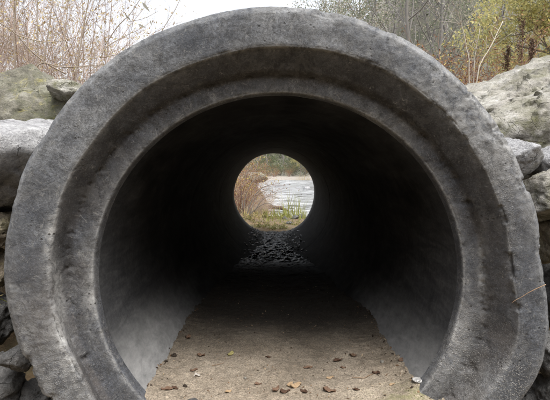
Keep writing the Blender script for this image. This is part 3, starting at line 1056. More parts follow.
def bare_shrub_mesh(seed, H, nst, spread, twig_n, leaf_p, r0=0.006, lsize=0.03):
    rnd = random.Random(seed)
    SV, SF, LV, LF = [], [], [], []
    for s in range(nst):
        a = rnd.uniform(0, 6.283)
        tilt = spread * rnd.random() ** 0.7
        d = Vector((math.cos(a) * math.sin(tilt), math.sin(a) * math.sin(tilt), math.cos(tilt)))
        p0 = Vector((rnd.gauss(0, .07), rnd.gauss(0, .07), -0.05))
        L = H * rnd.uniform(.6, 1.1)
        pts = bend(p0, d, L, 11, rnd, .09, 0.10)
        rr = r0 * rnd.uniform(.55, 1.2)
        tube(SV, SF, pts, [rr * (1 - .8 * i / 11) for i in range(12)], 5, False)
        for t in range(twig_n):
            f = rnd.uniform(.15, .98)
            i = min(10, int(f * 11))
            q = pts[i].lerp(pts[i + 1], f * 11 - i)
            dd = (pts[i + 1] - pts[i]).normalized()
            ang = rnd.uniform(.45, 1.25)
            ax = Quaternion(dd, rnd.uniform(0, 6.28)) @ dd.orthogonal()
            td = Quaternion(ax, ang) @ dd
            tl = H * rnd.uniform(.10, .32) * (1.15 - .6 * f)
            tp = bend(q, td, tl, 5, rnd, .14, 0, .06)
            tr = rr * .40 * (1 - .4 * f)
            tube(SV, SF, tp, [tr * (1 - .6 * k / 5) for k in range(6)], 3, False)
            for u in range(3):
                k = rnd.randint(1, 4)
                d2 = (tp[k + 1] - tp[k]).normalized()
                ax = Quaternion(d2, rnd.uniform(0, 6.28)) @ d2.orthogonal()
                d3 = Quaternion(ax, rnd.uniform(.4, 1.0)) @ d2
                sp = bend(tp[k], d3, tl * rnd.uniform(.25, .6), 3, rnd, .15, 0, .05)
                tube(SV, SF, sp, [tr * .55, tr * .45, tr * .35, tr * .25], 3, False)
                if rnd.random() < leaf_p:
                    leaf_quads(LV, LF, sp[rnd.randint(1, 3)], lsize * rnd.uniform(.7, 1.4), lsize * .38, rnd)
            if rnd.random() < leaf_p:
                leaf_quads(LV, LF, tp[-1], lsize * rnd.uniform(.8, 1.5), lsize * .35, rnd)
    return SV, SF, LV, LF


M['bark_pink'] = plain('pinkish_willow_bark', [(0.28, 0.205, 0.165), (0.42, 0.335, 0.285), (0.58, 0.50, 0.44)], 3)
M['bark_grey'] = plain('grey_bark', [(0.12, 0.105, 0.09), (0.20, 0.18, 0.155), (0.30, 0.28, 0.25)], 4)
M['bark_white'] = plain('pale_stem_bark', [(0.32, 0.28, 0.23), (0.44, 0.40, 0.34), (0.54, 0.50, 0.44)], 6)
M['bark_red'] = plain('reddish_bramble_bark', [(0.15, 0.075, 0.055), (0.24, 0.135, 0.10), (0.33, 0.22, 0.17)], 4)
M['lf_grey'] = plain('grey_dry_foliage', [(0.22, 0.21, 0.17), (0.32, 0.31, 0.26)], island=True, trans=.2)
M['lf_tan'] = plain('dry_tan_foliage', [(0.38, 0.27, 0.14), (0.50, 0.38, 0.20), (0.54, 0.48, 0.22)], island=True, trans=.3)
M['lf_wood'] = plain('haze_pale_woodland_foliage', [(0.16, 0.18, 0.12), (0.24, 0.26, 0.18), (0.33, 0.33, 0.25), (0.38, 0.33, 0.27)], island=True, trans=.35)  # paleness stands in for haze over the trees
M['bark_wood'] = plain('haze_pale_woodland_bark', [(0.13, 0.12, 0.11), (0.20, 0.188, 0.175), (0.28, 0.265, 0.25)], 3)  # bark lightened too, haze put into its colour
M['lf_yellow'] = plain('yellow_autumn_foliage', [(0.44, 0.40, 0.17), (0.58, 0.52, 0.23), (0.68, 0.61, 0.32), (0.44, 0.45, 0.22)], island=True, trans=.5)
M['lf_gold'] = plain('golden_autumn_foliage', [(0.45, 0.30, 0.07), (0.58, 0.42, 0.12), (0.40, 0.25, 0.07)], island=True, trans=.4)
M['lf_green'] = plain('grey_green_foliage', [(0.07, 0.095, 0.045), (0.12, 0.15, 0.07), (0.18, 0.20, 0.10)], island=True, trans=.3)
M['lf_fresh'] = plain('fresh_green_foliage', [(0.10, 0.12, 0.03), (0.18, 0.21, 0.05), (0.30, 0.31, 0.10), (0.33, 0.27, 0.13)], island=True, trans=.35)
M['lf_brown'] = plain('dead_brown_foliage', [(0.05, 0.032, 0.024), (0.095, 0.06, 0.043), (0.15, 0.10, 0.07)], island=True, trans=.15)
M['lf_russet'] = plain('russet_foliage', [(0.14, 0.07, 0.04), (0.26, 0.14, 0.075), (0.36, 0.23, 0.11), (0.42, 0.36, 0.12)], island=True, trans=.25)

shrub_cache = {}


def shrub(name, key, loc, rz, label, cat, group, mats, scale=1.0, **kw):
    """a thing with its stems and, where it has any, its leaves; same key = same meshes, copied"""
    t = empty(name, loc, rz)
    t.scale = (scale,) * 3
    if key not in shrub_cache:
        SV, SF, LV, LF = bare_shrub_mesh(**kw)
        a = mesh_obj('stems', SV, SF, M[mats[0]], t)
        b = mesh_obj('foliage', LV, LF, M[mats[1]], t, smooth=False) if LV else None
        shrub_cache[key] = (a, b)
    else:
        for src in shrub_cache[key]:
            if src is not None:
                c = src.copy()
                COL.objects.link(c)
                c.parent = t
    tag(t, label, cat, group)
    return t


GS = 'bare willow shrubs on the bank left of the pipe'
lab = ['bare pinkish willow shrub directly behind the peaked mossy boulder', 'bare willow shrub at the left photo edge, above the mossy boulder',
       'bare willow shrub between the mossy boulder and the pipe crown', 'thin bare willow shrub nearest the open sky, left of the pipe crown',
       'bare willow shrub further back at the left photo edge', 'bare willow shrub further back behind the mossy boulder',
       'bare willow shrub further back, above the small pale slab', 'sparse bare willow shrub further back, leaning toward the open sky',
       'bare willow shrub outside the left edge of the view', 'bare willow shrub far back left, in the thick of the twigs',
       'fine sparse willow shrub nearest the open sky, leaning over the pipe crown', 'fine sparse willow shrub just left of the one leaning over the pipe crown',
       'bare willow shrub far back above the mossy boulder peak']
for k, (px, d, sd, sc) in enumerate([(30, 3.3, 0, 1.0), (-25, 3.1, 1, 1.0), (78, 3.7, 2, .95), (118, 4.4, 3, .85), (-10, 4.6, 2, 1.25), (45, 4.9, 1, 1.3),
                                     (88, 5.4, 0, 1.25), (122, 6.0, 3, 1.1), (-110, 3.3, 0, 1.1), (10, 6.0, 3, 1.5), (146, 5.2, 3, .95), (128, 3.6, 3, .62), (30, 7.0, 1, 1.6)]):
    q = P(px, 166, d)
    shrub('willow_shrub', 'w%d' % sd, (q.x, d, gh(q.x, d) - .02), k * 1.3, lab[k], 'shrub', GS, ('bark_pink', 'lf_tan'), sc,
          seed=101 + sd, H=1.9, nst=28 if sd < 3 else 11, spread=.75, twig_n=18, r0=.0042, leaf_p=.42 if sd != 3 else .2)

# the near arching branches in front of the twigs: one leaning shrub
t = empty('leaning_branch', P(60, 100, 2.55))
tag(t, 'long bare branches arching in front of the pink twigs at upper left', 'branch')
SV, SF = [], []
T0 = Vector(t.location)


def br(pxs, r0, r1, n=5):
    pts0 = [P(x, y, d) - T0 for x, y, d in pxs]
    q = []
    for i in range(len(pts0) - 1):       # Catmull-Rom
        p0, p1, p2, p3 = pts0[max(0, i - 1)], pts0[i], pts0[i + 1], pts0[min(len(pts0) - 1, i + 2)]
        for s in range(6):
            u = s / 6
            q.append(0.5 * ((2 * p1) + (p2 - p0) * u + (2 * p0 - 5 * p1 + 4 * p2 - p3) * u * u + (3 * p1 - p0 - 3 * p2 + p3) * u ** 3))
    q.append(pts0[-1])
    tube(SV, SF, q, [r0 + (r1 - r0) * i / (len(q) - 1) for i in range(len(q))], n)


br([(66, 74, 2.6), (48, 64, 2.55), (30, 50, 2.5), (17, 35, 2.45), (0, 23, 2.4), (-30, 8, 2.3)], .0045, .0026)
br([(17, 35, 2.45), (34, 40, 2.5), (50, 42, 2.52), (68, 39, 2.6), (80, 33, 2.7), (88, 18, 2.75)], .0032, .0016)
br([(35, 69, 2.5), (43, 63, 2.5), (62, 67, 2.5), (80, 66.5, 2.5), (96, 65, 2.5), (112, 64, 2.5)], .0034, .0018)
br([(43, 64, 2.5), (47, 40, 2.5), (50, 20, 2.5), (54, -6, 2.5)], .0036, .0022)
br([(14, 90, 2.6), (15, 60, 2.6), (14, 30, 2.6), (17, -10, 2.6)], .0055, .0036)
br([(74, 90, 2.65), (78, 60, 2.65), (84, 25, 2.65), (90, -8, 2.65)], .005, .0032)
br([(94, 90, 2.6), (94, 65, 2.6), (95, 48, 2.6)], .0036, .0022)
br([(63, 100, 2.6), (62, 70, 2.6), (64, 40, 2.62), (69, -5, 2.65)], .0032, .0022)
br([(38, 75, 2.6), (38, 40, 2.6), (37, 10, 2.6), (39, -5, 2.6)], .0036, .0024)
mesh_obj('stems', SV, SF, M['bark_near'], t)
t = empty('thin_branch', P(112, 60, 3.0))
tag(t, 'thin bare branches with a few grey leaves against the open sky at upper left', 'branch')
SV, SF = [], []
T0 = Vector(t.location)
br([(100, 58, 3.0), (128, 52, 3.05), (155, 44, 3.2)], .003, .0026)
br([(100, 58, 3.0), (108, 46, 3.0), (125, 36, 3.0)], .003, .0022)
br([(105, 45, 3.0), (118, 26, 3.0), (130, 14, 3.0), (142, -4, 3.0)], .0036, .002)
br([(128, 22, 3.0), (145, 18, 3.0), (158, 11, 3.0)], .0022, .0012)
br([(155, 44, 3.2), (166, 24, 3.2), (176, 8, 3.2), (182, -6, 3.2)], .0028, .0018)
br([(108, 46, 3.0), (125, 36, 3.0), (142, 28, 3.05), (150, 22, 3.1)], .0022, .0012)
mesh_obj('stems', SV, SF, M['bark_near'], t)
LV, LF = [], []
rnd = random.Random(77)
for (x0, y0, x1, y1, d) in ((142, 2, 150, 12, 3.0), (125, 14, 131, 21, 3.0), (138, 24, 146, 28, 3.0), (150, 20, 152, 26, 3.0)):
    p, q = P(x0, y0, d) - T0, P(x1, y1, d) - T0
    dv = (q - p)
    s = dv.cross(Vector((0, 1, 0))).normalized() * dv.length * .11
    b0 = len(LV)
    LV += [p, p + dv * .25 + s, p + dv * .6 + s * .9, q, p + dv * .6 - s * .9, p + dv * .25 - s]
    LF.append(tuple(range(b0, b0 + 6)))
mesh_obj('foliage', LV, LF, M['lf_grey'], t, smooth=False)

# sprig at the left edge
t = empty('green_sprig', P(-3, 306, 1.42))
tag(t, 'small fresh green sprig at the left photo edge beside the rim', 'plant')
LV, LF, SV, SF = [], [], [], []
tube(SV, SF, [Vector((0, .2, -.01)), Vector((0.0, .05, 0.0)), Vector((.002, 0, .03)), Vector((.004, 0, .06))], [.0015, .0014, .001, .0007], 5)
for k in range(8):
    leaf_quads(LV, LF, Vector((.003, 0, .006 + .007 * k)), .022, .012, rnd, Vector((rnd.uniform(-.6, 1), rnd.uniform(-1, .2), rnd.uniform(-.1, .8))).normalized())
mesh_obj('stems', SV, SF, M['lf_fresh'], t)
mesh_obj('foliage', LV, LF, M['lf_fresh'], t, smooth=False)


# trees
def tree_mesh(seed, H, trunk_r, levels, leaf_n, lsize, crown=(0.35, 1.0), spread=.75, twigs=5):
    rnd = random.Random(seed)
    SV, SF, LV, LF = [], [], [], []

    def grow(p, d, L, r, lev):
        n = 7 if lev == 0 else 5
        pts = bend(p, d, L, n, rnd, .07 if lev == 0 else .15, 0, .03 if lev == 0 else .07)
        tube(SV, SF, pts, [max(.002, r * (1 - (.62 if lev == 0 else .72) * i / n)) for i in range(n + 1)], 7 if lev == 0 else (4 if lev == 1 else 3), False)
        if lev >= levels:
            for k in range(leaf_n):
                i = rnd.randint(1, n)
                c = pts[i] + Vector((rnd.gauss(0, 1), rnd.gauss(0, 1), rnd.gauss(0, 1))) * lsize * 1.4
                leaf_quads(LV, LF, c, lsize * rnd.uniform(.6, 1.4), lsize * .7, rnd)
            return
        cnt = (13 if lev == 0 else twigs + 1)
        for k in range(cnt):
            f = rnd.uniform(crown[0], 1) if lev == 0 else rnd.uniform(.2, 1)
            i = min(n - 1, int(f * n))
            q = pts[i].lerp(pts[i + 1], f * n - i)
            dd = (pts[i + 1] - pts[i]).normalized()
            ax = Quaternion(dd, rnd.uniform(0, 6.28)) @ dd.orthogonal()
            nd = Quaternion(ax, rnd.uniform(.5, 1.15) * spread / .75) @ dd
            grow(q, nd, L * rnd.uniform(.32, .52) * (1.25 - .6 * f if lev == 0 else 1), r * (.42 if lev == 0 else .5) * (1.1 - .5 * f), lev + 1)

    grow(Vector((0, 0, -.15)), Vector((rnd.uniform(-.08, .08), rnd.uniform(-.08, .08), 1)), H, trunk_r, 0)
    return SV, SF, LV, LF


tree_cache = {}


def tree(name, key, loc, rz, label, group, mats, scale=1.0, **kw):
    t = empty(name, loc, rz)
    t.scale = (scale,) * 3
    if key not in tree_cache:
        SV, SF, LV, LF = tree_mesh(**kw)
        tree_cache[key] = (mesh_obj('trunk', SV, SF, M[mats[0]], t), mesh_obj('crown', LV, LF, M[mats[1]], t, smooth=False) if LV else None)
    else:
        for src in tree_cache[key]:
            if src is not None:
                c = src.copy()
                COL.objects.link(c)
                c.parent = t
    return tag(t, label, 'tree', group)


KG = dict(seed=301, H=8.0, trunk_r=.09, levels=3, leaf_n=13, lsize=.075, crown=(.15, 1))
KB = dict(seed=317, H=8.0, trunk_r=.10, levels=3, leaf_n=1, lsize=.08, crown=(.2, 1))
KY = dict(seed=331, H=6.0, trunk_r=.08, levels=3, leaf_n=26, lsize=.072, crown=(.10, 1))
GT = 'trees behind the pipe'


def at_px(px, d):
    q = P(px, 166, d)
    return (q.x, d, gh(q.x, d) - .05)


for k, (px, d, key, sc, lb) in enumerate([
    (335, 24, 'g', 1.15, 'grey green tree whose top shows above the pipe crown, nearest the open sky'),
    (372, 30, 'b', 1.5, 'bare brownish tree just right of the pipe crown, against the sky'),
    (397, 17, 'g', 1.2, 'grey green tree with a straight dark trunk right of the pipe crown'),
    (432, 20, 'g', 1.35, 'grey green tree behind the golden sprays, right of the dark trunk'),
    (462, 23, 'b', 1.4, 'bare grey tree behind the pale leaning stems'),
    (412, 27, 'b', 1.5, 'bare tree in the haze behind the straight dark trunk'),
    (338, 40, 'g', 1.75, 'hazy grey green tree furthest back above the pipe crown'),
    (447, 33, 'g', 1.9, 'tall hazy tree furthest back at right, behind the golden sprays'),
    (500, 26, 'g', 1.6, 'grey green tree behind the yellow leaved tree'),
    (388, 38, 'b', 2.0, 'tall bare tree furthest back right of the pipe crown'),
    (372, 44, 'g', 1.5, 'hazy tree on the wooded slope, first from the open sky'),
    (402, 46, 'g', 1.3, 'hazy tree on the wooded slope above the dark trunk'),
    (424, 40, 'b', 1.4, 'hazy bare tree on the wooded slope above the golden sprays'),
    (458, 44, 'g', 1.4, 'hazy tree on the wooded slope above the pale stems'),
    (478, 36, 'b', 1.5, 'hazy bare tree on the wooded slope left of the yellow tree'),
    (525, 40, 'g', 1.5, 'hazy tree on the wooded slope behind the yellow tree'),
]):
    tree('woodland_tree', key, at_px(px, d), k * 1.9, lb, GT, ('bark_wood', 'lf_wood'), sc, **(KG if key == 'g' else KB))
for k, (px, d, sc, lb) in enumerate([
    (552, 10.5, 1.0, 'yellow leaved tree above the huge pale boulder at upper right'),
    (590, 10.5, 1.1, 'yellow leaved tree at the right photo edge'),
    (560, 13, 1.2, 'yellow green tree further back, left of the brown seed spike'),
    (640, 9, 1.1, 'yellow leaved tree outside the right photo edge')]):
    tree('yellow_tree', 'y', at_px(px, d), k * 2.3 + .4, lb, 'yellow trees at right', ('bark_grey', 'lf_yellow'), sc, **KY)

# shrubs on the right
for k, (px, d, sd, sc, lb) in enumerate([
    (455, 4.6, 0, .85, 'low russet bramble behind the pipe rim, left of the huge boulder'),
    (474, 4.0, 1, .70, 'low russet bramble at the foot of the pale leaning stems'),
    (492, 4.8, 0, .88, 'russet bramble between the pale stems and the brown seed spike'),
    (436, 5.4, 1, .90, 'russet bramble half hidden by the upper right pipe rim'),
    (512, 5.2, 1, .85, 'russet bramble behind the brown seed spike'),
    (418, 6.2, 0, .92, 'russet bramble furthest left along the upper right rim')]):
    shrub('bramble', 'r%d' % sd, at_px(px, d), k * 2.1, lb, 'shrub', 'russet brambles right of the pipe', ('bark_red', 'lf_russet'), sc,
          seed=201 + sd, H=1.5, nst=22, spread=.8, twig_n=11, leaf_p=.8, r0=.006, lsize=.045)
for k, (px, d, sc, lb) in enumerate([
    (426, 8.0, 1.15, 'golden leaved shrub standing right of the straight dark trunk'),
    (470, 7.4, 1.1, 'golden leaved shrub behind the pale leaning stems'),
    (410, 8.6, .95, 'golden leaved shrub low behind the upper right rim')]):
    shrub('golden_shrub', 'gold', at_px(px, d), k * 1.7, lb, 'shrub', 'golden leaved shrubs', ('bark_grey', 'lf_gold'), sc,
          seed=231, H=2.4, nst=11, spread=.7, twig_n=10, leaf_p=.30, r0=.008, lsize=.06)
for k, (px, d, sc, lb) in enumerate([
    (478, 9.0, 1.5, 'bare purplish shrub behind the pale stems'),
    (500, 8.2, 1.35, 'bare purplish shrub left of the brown seed spike'),
    (455, 10.5, 1.6, 'bare purplish shrub behind the golden leaved shrubs'),
    (440, 12.0, 1.9, 'bare purplish shrub further back beside the dark trunk')]):
    shrub('bare_shrub', 'purple', at_px(px, d), k * 1.1, lb, 'shrub', 'bare shrubs right of the pipe', ('bark_grey', 'lf_tan'), sc,
          seed=251, H=2.0, nst=22, spread=.6, twig_n=12, leaf_p=.15, r0=.007, lsize=.04)

# pale leaning saplings
GP = 'pale bare saplings behind the huge boulder'
for k, (pts, r0, r1, lb) in enumerate([
    ([(472, 84, 3.4), (479, 66, 3.42), (492, 44, 3.45), (503, 21, 3.5)], .005, .0026, 'pale sapling leaning right, longest of the pale stems'),
    ([(472, 84, 3.5), (469, 60, 3.5), (463, 30, 3.5), (461, 22, 3.5)], .0042, .0022, 'pale sapling leaning left with a twig at its tip'),
    ([(473, 84, 3.6), (475, 55, 3.6), (480, 28, 3.6)], .0036, .002, 'short upright pale sapling between the two leaning ones')]):
    ps = [P(*q) for q in pts]
    ps[0].z = gh(ps[0].x, ps[0].y) - .03
    t = empty('sapling', ps[0])
    SV, SF = [], []
    q2 = []
    for i in range(len(ps) - 1):
        for s in range(5):
            q2.append(ps[i].lerp(ps[i + 1], s / 5) - ps[0] + Vector((noise.noise(ps[i] * 3 + Vector((s, 0, 0))), 0, noise.noise(Vector((s, k, i))))) * .006)
    q2.append(ps[-1] - ps[0])
    tube(SV, SF, q2, [r0 + (r1 - r0) * i / (len(q2) - 1) for i in range(len(q2))], 6)
    rr = random.Random(k + 900)
    for m_ in range(7):
        i = rr.randint(len(q2) // 2, len(q2) - 1)
        tp = bend(q2[i], Vector((rr.gauss(0, 1), rr.gauss(0, 1), .8)), rr.uniform(.06, .22), 4, rr, .15, 0, .05)
        tube(SV, SF, tp, [.0022, .0019, .0016, .0013, .001], 4)
    mesh_obj('stems', SV, SF, M['bark_white'], t)
    tag(t, lb, 'sapling', GP)

# brown seed spikes
for k, (px, ytop, ybot, w, d, lb) in enumerate([(521, 19, 72, 15, 3.0, 'tall dark brown dock seed spike rising behind the huge pale boulder'),
                                                (531, 40, 70, 9, 3.05, 'short dark brown dock seed spike right of the tall one'),
                                                (507, 48, 78, 8, 3.1, 'short brown dock seed spike left of the tall one')]):
    bpt, tp = P(px, ybot, d), P(px, ytop, d)
    bpt.z = gh(bpt.x, bpt.y) - .02
    t = empty('dock_plant', bpt)
    rr = random.Random(k + 40)
    Ht = tp.z - bpt.z
    Hs = tp.z - P(px, ybot, d).z
    SV, SF, LV, LF = [], [], [], []
    tube(SV, SF, [Vector((0, 0, 0)), Vector((.004, 0, Ht * .5)), Vector((0, 0, Ht * .97))], [.004, .003, .0015], 5)
    wid = w * d / F
    for b_ in range(9):
        z0 = Ht - Hs * (0.08 + .82 * b_ / 9)
        a = rr.uniform(0, 6.28)
        L = wid * (.35 + .75 * b_ / 9)
        dirv = Vector((math.cos(a) * .5, math.sin(a) * .5, 1)).normalized()
        tube(SV, SF, [Vector((0, 0, z0)), Vector((0, 0, z0)) + dirv * L * 1.3], [.0015, .001], 4)
        for q in range(75):
            f = rr.random()
            c = Vector((0, 0, z0)) + dirv * L * 1.3 * f + rand_dir(rr) * .013
            leaf_quads(LV, LF, c, .008 * rr.uniform(.6, 1.4), .006, rr)
    for q in range(180):
        c = Vector((rr.gauss(0, .006), rr.gauss(0, .006), Ht - Hs * rr.random() * .9))
        leaf_quads(LV, LF, c, .008 * rr.uniform(.6, 1.4), .006, rr)
    mesh_obj('stems', SV, SF, M['bark_red'], t)
    mesh_obj('seed_head', LV, LF, M['lf_brown'], t, smooth=False)
    tag(t, lb, 'plant', 'dock seed spikes')

# ------------------------------------------------------------------ seen through the pipe
GR = 'river stones beyond the pipe'
tag(rock('boulder', M['rock_moss'], (243, 172, 268, 183), 12.0, 81, .5, rough=.05), 'grey green boulder on the left river bank, seen through the pipe', 'boulder', GR)
for k, (bx, d, mt, lb) in enumerate([
    ((291, 213.5, 299, 219), 8.6, 'rock_dark', 'rounded grey stone at the water edge, left of two seen through the pipe'),
    ((298, 212, 306, 218), 8.9, 'rock_dark', 'rounded grey stone at the water edge, right of two seen through the pipe'),
    ((282, 215, 288, 220), 8.4, 'rock_dark', 'small dark stone beside the green shoots seen through the pipe'),
    ((303, 180, 311, 185), 24, 'rock_grey', 'pale river rock out in the water, seen through the pipe'),
    ((286, 222, 293, 226), 7.6, 'rock_dark', 'dark stone just past the far mouth of the pipe')]):
    o = rock('boulder', M[mt], bx, d, 83 + k, None, rough=.05, sub=4)
    o.location.z = max(gh(o.location.x, o.location.y), WATER_Z) + (bx[3] - bx[1]) / 2 * d / F * .45
    tag(o, lb, 'stone', GR)
# drift log
lp = [P(260, 206, 11.6), P(270, 207, 11.3), P(281, 208, 11.0), P(288, 210.5, 10.8)]
V, Fc = [], []
c0 = lp[0].copy()
M['drift'] = plain('wet_drift_wood', [(0.05, 0.035, 0.026), (0.10, 0.07, 0.05), (0.16, 0.12, 0.09)], 6)
tube(V, Fc, [q - c0 for q in lp], [.065, .06, .048, .02], 9)
o = mesh_obj('drift_log', V, Fc, M['drift'])
o.location = c0
tag(o, 'brown drift log lying at the water edge, seen through the pipe', 'log')

# reeds
def reeds(px, d, ytop, n, w, label, mat='lf_fresh', group='reed clumps beyond the pipe'):
    q = P(px, 166, d)
    z = min(gh(q.x, d), 5)
    t = empty('reed_clump', (q.x, d, z - .02))
    Hh = P(px, ytop, d).z - z
    rr = random.Random(int(px * 7 + d))
    LV, LF = [Vector((0, 0, -.04)), Vector((.004, 0, -.04))], []
    for k in range(n):
        p = Vector((rr.gauss(0, w), rr.gauss(0, w), 0))
        dv = Vector((rr.gauss(0, .18), rr.gauss(0, .18), 1)).normalized()
        L = Hh * rr.uniform(.45, 1.05)
        pts = bend(p, dv, L, 4, rr, .06, .25)
        s = Vector((math.cos(k * 2.4), math.sin(k * 2.4), 0)) * rr.uniform(.006, .012)
        b0 = len(LV)
        for i, q2 in enumerate(pts):
            f = 1 - i / 4.3
            LV += [q2 - s * f, q2 + s * f]
        LF.append((0, 1, b0 + 1, b0))
        for i in range(4):
            LF.append((b0 + 2 * i, b0 + 2 * i + 1, b0 + 2 * i + 3, b0 + 2 * i + 2))
    mesh_obj('blades', LV, LF, M[mat], t)
    tag(t, label, 'reeds', group)


reeds(290, 9.6, 186, 26, .07, 'tall yellow green reeds in mid stream, left of two clumps')
reeds(301, 9.9, 191, 18, .06, 'tall yellow green reeds in mid stream, right of two clumps')
reeds(296, 9.0, 205, 40, .12, 'short green reeds at the water edge below the tall clumps')
reeds(303, 46, 171, 70, .5, 'tan and green grass tussock on the far shore', 'lf_tan')
reeds(262, 7.9, 214, 50, .15, 'low green grass on the left shore just past the pipe')
reeds(275, 7.6, 219, 46, .16, 'low green grass in the middle just past the pipe')
reeds(249, 8.0, 205, 40, .16, 'tan grass on the left shore just past the pipe', 'lf_tan')
reeds(268, 8.8, 206, 60, .22, 'yellow green grass on the shore below the drift log')
reeds(256, 9.2, 203, 60, .22, 'yellow green grass tangled in the brambles on the left shore')
reeds(281, 9.1, 203, 50, .16, 'yellow green grass between the drift log and the tall reeds')
reeds(306, 8.6, 208, 44, .14, 'yellow green grass at the right rim of the pipe view')
reeds(284, 8.2, 214, 40, .14, 'green grass among the dark stones just past the pipe')

for k, (px, d, sd, sc, lb) in enumerate([
    (240, 8.2, 0, .85, 'reddish bare bramble on the left shore nearest the pipe mouth'),
    (250, 9.0, 1, .80, 'pale bare twiggy shrub behind the nearest bramble on the left shore'),
    (236, 9.6, 0, 1.1, 'tall reddish bare bramble on the left shore'),
    (262, 10.2, 1, .60, 'low pale twiggy shrub below the grey green boulder'),
    (258, 8.8, 1, .60, 'small pale twiggy shrub beneath the arching grey branches'),
    (255, 10.8, 0, .62, 'reddish bramble on the point of the left bank in front of the boulder'),
    (261, 9.9, 1, .40, 'small reddish bramble low on the point of the left bank'),
    (267, 9.3, 2, .42, 'fine pale twigs reaching from the left bank over the drift log'),
    (228, 8.6, 1, 1.1, 'reddish bramble furthest left on the shore')]):
    if k in (1, 3, 4, 7):
        shrub('willow_shrub', 'w%d' % sd, at_px(px, d), k * 1.4 + .3, lb, 'shrub', 'brambles beyond the pipe', ('bark_pink', 'lf_tan'), sc * .8)
    else:
        shrub('bramble', 'r%d' % sd, at_px(px, d), k * 1.4 + .3, lb, 'shrub', 'brambles beyond the pipe', ('bark_red', 'lf_russet'), sc)
# grey arching branches over the shore
t = empty('bare_branch', P(248, 215, 8.0))
tag(t, 'grey bare branches arching over the left shore, seen through the pipe', 'branch')
T0 = Vector(t.location)
SV, SF = [], []
br([(246, 218, 8.0), (252, 200, 8.0), (262, 188, 8.0), (274, 184, 8.0)], .011, .006)
br([(250, 214, 8.0), (257, 196, 8.0), (268, 190, 8.0), (276, 194, 8.0)], .009, .005)
br([(244, 214, 8.0), (246, 195, 8.0), (254, 180, 8.0), (266, 174, 8.0)], .010, .005)
br([(254, 212, 8.0), (262, 200, 8.0), (271, 196, 8.0), (280, 199, 8.0)], .009, .004)
br([(243, 210, 8.0), (242, 190, 8.0), (248, 172, 8.0), (255, 164, 8.0)], .009, .004)
br([(248, 216, 8.0), (258, 207, 8.0), (268, 203, 8.0), (276, 208, 8.0)], .010, .005)
mesh_obj('stems', SV, SF, M['bark_grey'], t)

# low leafy herbs on the near shore
for k, (px, d, sc, lb) in enumerate([
    (258, 7.1, .18, 'low leafy herb just past the pipe mouth, left'), (270, 6.95, .16, 'low leafy herb just past the pipe mouth, in the middle'),
    (283, 7.0, .16, 'low leafy herb just past the pipe mouth, right of the middle'), (250, 7.6, .20, 'low leafy herb beside the brambles on the left shore'),
    (296, 7.5, .14, 'low leafy herb just past the pipe mouth, at the right'), (266, 8.3, .20, 'low leafy herb beside the drift log'),
    (277, 8.5, .18, 'low leafy herb at the water edge in the middle of the pipe view')]):
    shrub('herb', 'herb', at_px(px, d), k * 1.1, lb, 'plant', 'low herbs beyond the pipe', ('bark_red', 'lf_fresh'), sc,
          seed=291, H=1.2, nst=16, spread=1.1, twig_n=7, leaf_p=.9, r0=.012, lsize=.16)
# trees and bushes on the far shore
GF = 'trees on the far shore'
for k, (px, d, key, sc, lb) in enumerate([
    (268, 64, 'g', .95, 'dark green tree on the far shore, left of the others seen through the pipe'),
    (284, 68, 'g', 1.05, 'dark green tree on the far shore, in the middle seen through the pipe'),
    (247, 60, 'b', .95, 'bare tree on the far shore at the left of the pipe view'),
    (312, 66, 'g', 1.0, 'green tree on the far shore at the right of the pipe view'),
    (258, 74, 'g', 1.1, 'grey green tree further back on the far shore'),
    (297, 78, 'g', 1.1, 'grey green tree furthest back on the far shore')]):
    tree('woodland_tree', key, at_px(px, d), k * 1.3 + .7, lb, GF, ('bark_grey', 'lf_green'), sc)
for k, (px, d, sc, lb) in enumerate([
    (300, 58, .7, 'yellow bush on the far shore at upper right of the pipe view'),
    (306, 61, .8, 'yellow tree behind the yellow bush on the far shore')]):
    tree('yellow_tree', 'y', at_px(px, d), k * 1.9, lb, GF, ('bark_grey', 'lf_yellow'), sc)
for k, (px, d, sc, lb) in enumerate([
    (262, 55, 1.0, 'russet bush on the far shore, left in the pipe view'), (275, 57, 1.1, 'russet bush on the far shore, centre of the pipe view'),
    (289, 56, 1.0, 'russet bush on the far shore, right of the centre one'), (250, 54, 1.2, 'russet bush on the far shore at the left rim of the pipe view'),
    (312, 56, 1.1, 'russet bush on the far shore at the right rim of the pipe view')]):
    shrub('bramble', 'r%d' % (k % 2), at_px(px, d), k * .9, lb, 'shrub', 'russet bushes on the far shore', ('bark_red', 'lf_russet'), sc * 1.3)

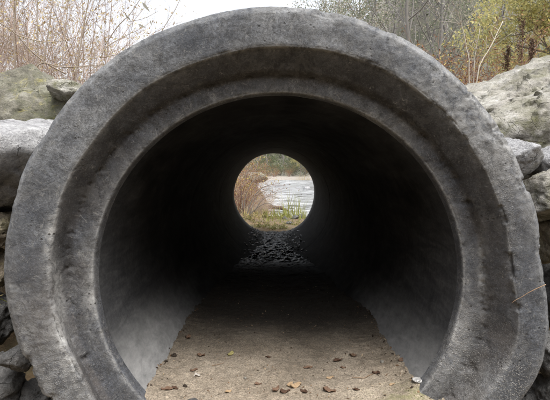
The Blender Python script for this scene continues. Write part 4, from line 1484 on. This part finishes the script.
for k, (px, d, sc, lb) in enumerate([
    (256, 62, 1.3, 'dark green bush on the far shore below the bare tree'), (270, 60, 1.2, 'dark green bush on the far shore, second from the left'),
    (280, 66, 1.5, 'dark green bush on the far shore, in the middle of the row'), (293, 61, 1.2, 'dark green bush on the far shore left of the yellow bush'),
    (305, 68, 1.5, 'dark green bush on the far shore behind the yellow bush'), (316, 62, 1.3, 'dark green bush on the far shore, rightmost of the row'),
    (243, 66, 1.5, 'dark green bush on the far shore, leftmost of the row')]):
    shrub('leafy_bush', 'bush', at_px(px, d), k * 1.2, lb, 'shrub', 'green bushes on the far shore', ('bark_grey', 'lf_green'), sc,
          seed=271, H=2.2, nst=20, spread=.9, twig_n=12, leaf_p=1.0, r0=.012, lsize=.13)

for k, (px, d, sc) in enumerate([(240, 84, 2.2), (250, 96, 2.6), (259, 80, 2.0), (266, 100, 2.8), (273, 88, 2.3), (281, 104, 2.8), (288, 82, 2.1), (296, 98, 2.7), (304, 86, 2.3), (312, 102, 2.8), (320, 84, 2.2)]):
    shrub('leafy_bush', 'bush', at_px(px, d), k * 1.9, 'dark green bush on the wooded rise behind the far shore, one of a dense row', 'shrub', 'green bushes on the rise behind the far shore', ('bark_grey', 'lf_green'), sc)

# ------------------------------------------------------------------ light
SUN_EL, SUN_AZ = R(66), R(150)          # azimuth from +Y towards +X: behind the viewer, to the right
w = bpy.data.worlds.new('World')
SC.world = w
w.use_nodes = True
nt = w.node_tree
bg = nt.nodes['Background']
sky = nt.nodes.new('ShaderNodeTexSky')
sky.sky_type = 'NISHITA'
sky.sun_disc = False
sky.sun_elevation = SUN_EL
sky.sun_rotation = SUN_AZ
sky.dust_density = 4.0
hs = nt.nodes.new('ShaderNodeHueSaturation')
hs.inputs['Saturation'].default_value = 0.26
nt.links.new(sky.outputs[0], hs.inputs['Color'])
nt.links.new(hs.outputs[0], bg.inputs['Color'])
bg.inputs['Strength'].default_value = 0.15
sl = bpy.data.lights.new('sun', 'SUN')
sl.energy = 1.3
sl.angle = R(35)
sl.color = (1.0, 0.97, 0.93)
so = bpy.data.objects.new('sun', sl)
sv = Vector((math.sin(SUN_AZ) * math.cos(SUN_EL), math.cos(SUN_AZ) * math.cos(SUN_EL), math.sin(SUN_EL)))
so.rotation_euler = sv.to_track_quat('Z', 'Y').to_euler()
so.location = (0, -5, 12)
COL.objects.link(so)

SC.view_settings.view_transform = 'Standard'
SC.view_settings.look = 'None'
SC.view_settings.gamma = 1
SC.view_settings.use_curve_mapping = False
SC.view_settings.exposure = 1.4
SC.cycles.max_bounces = 8
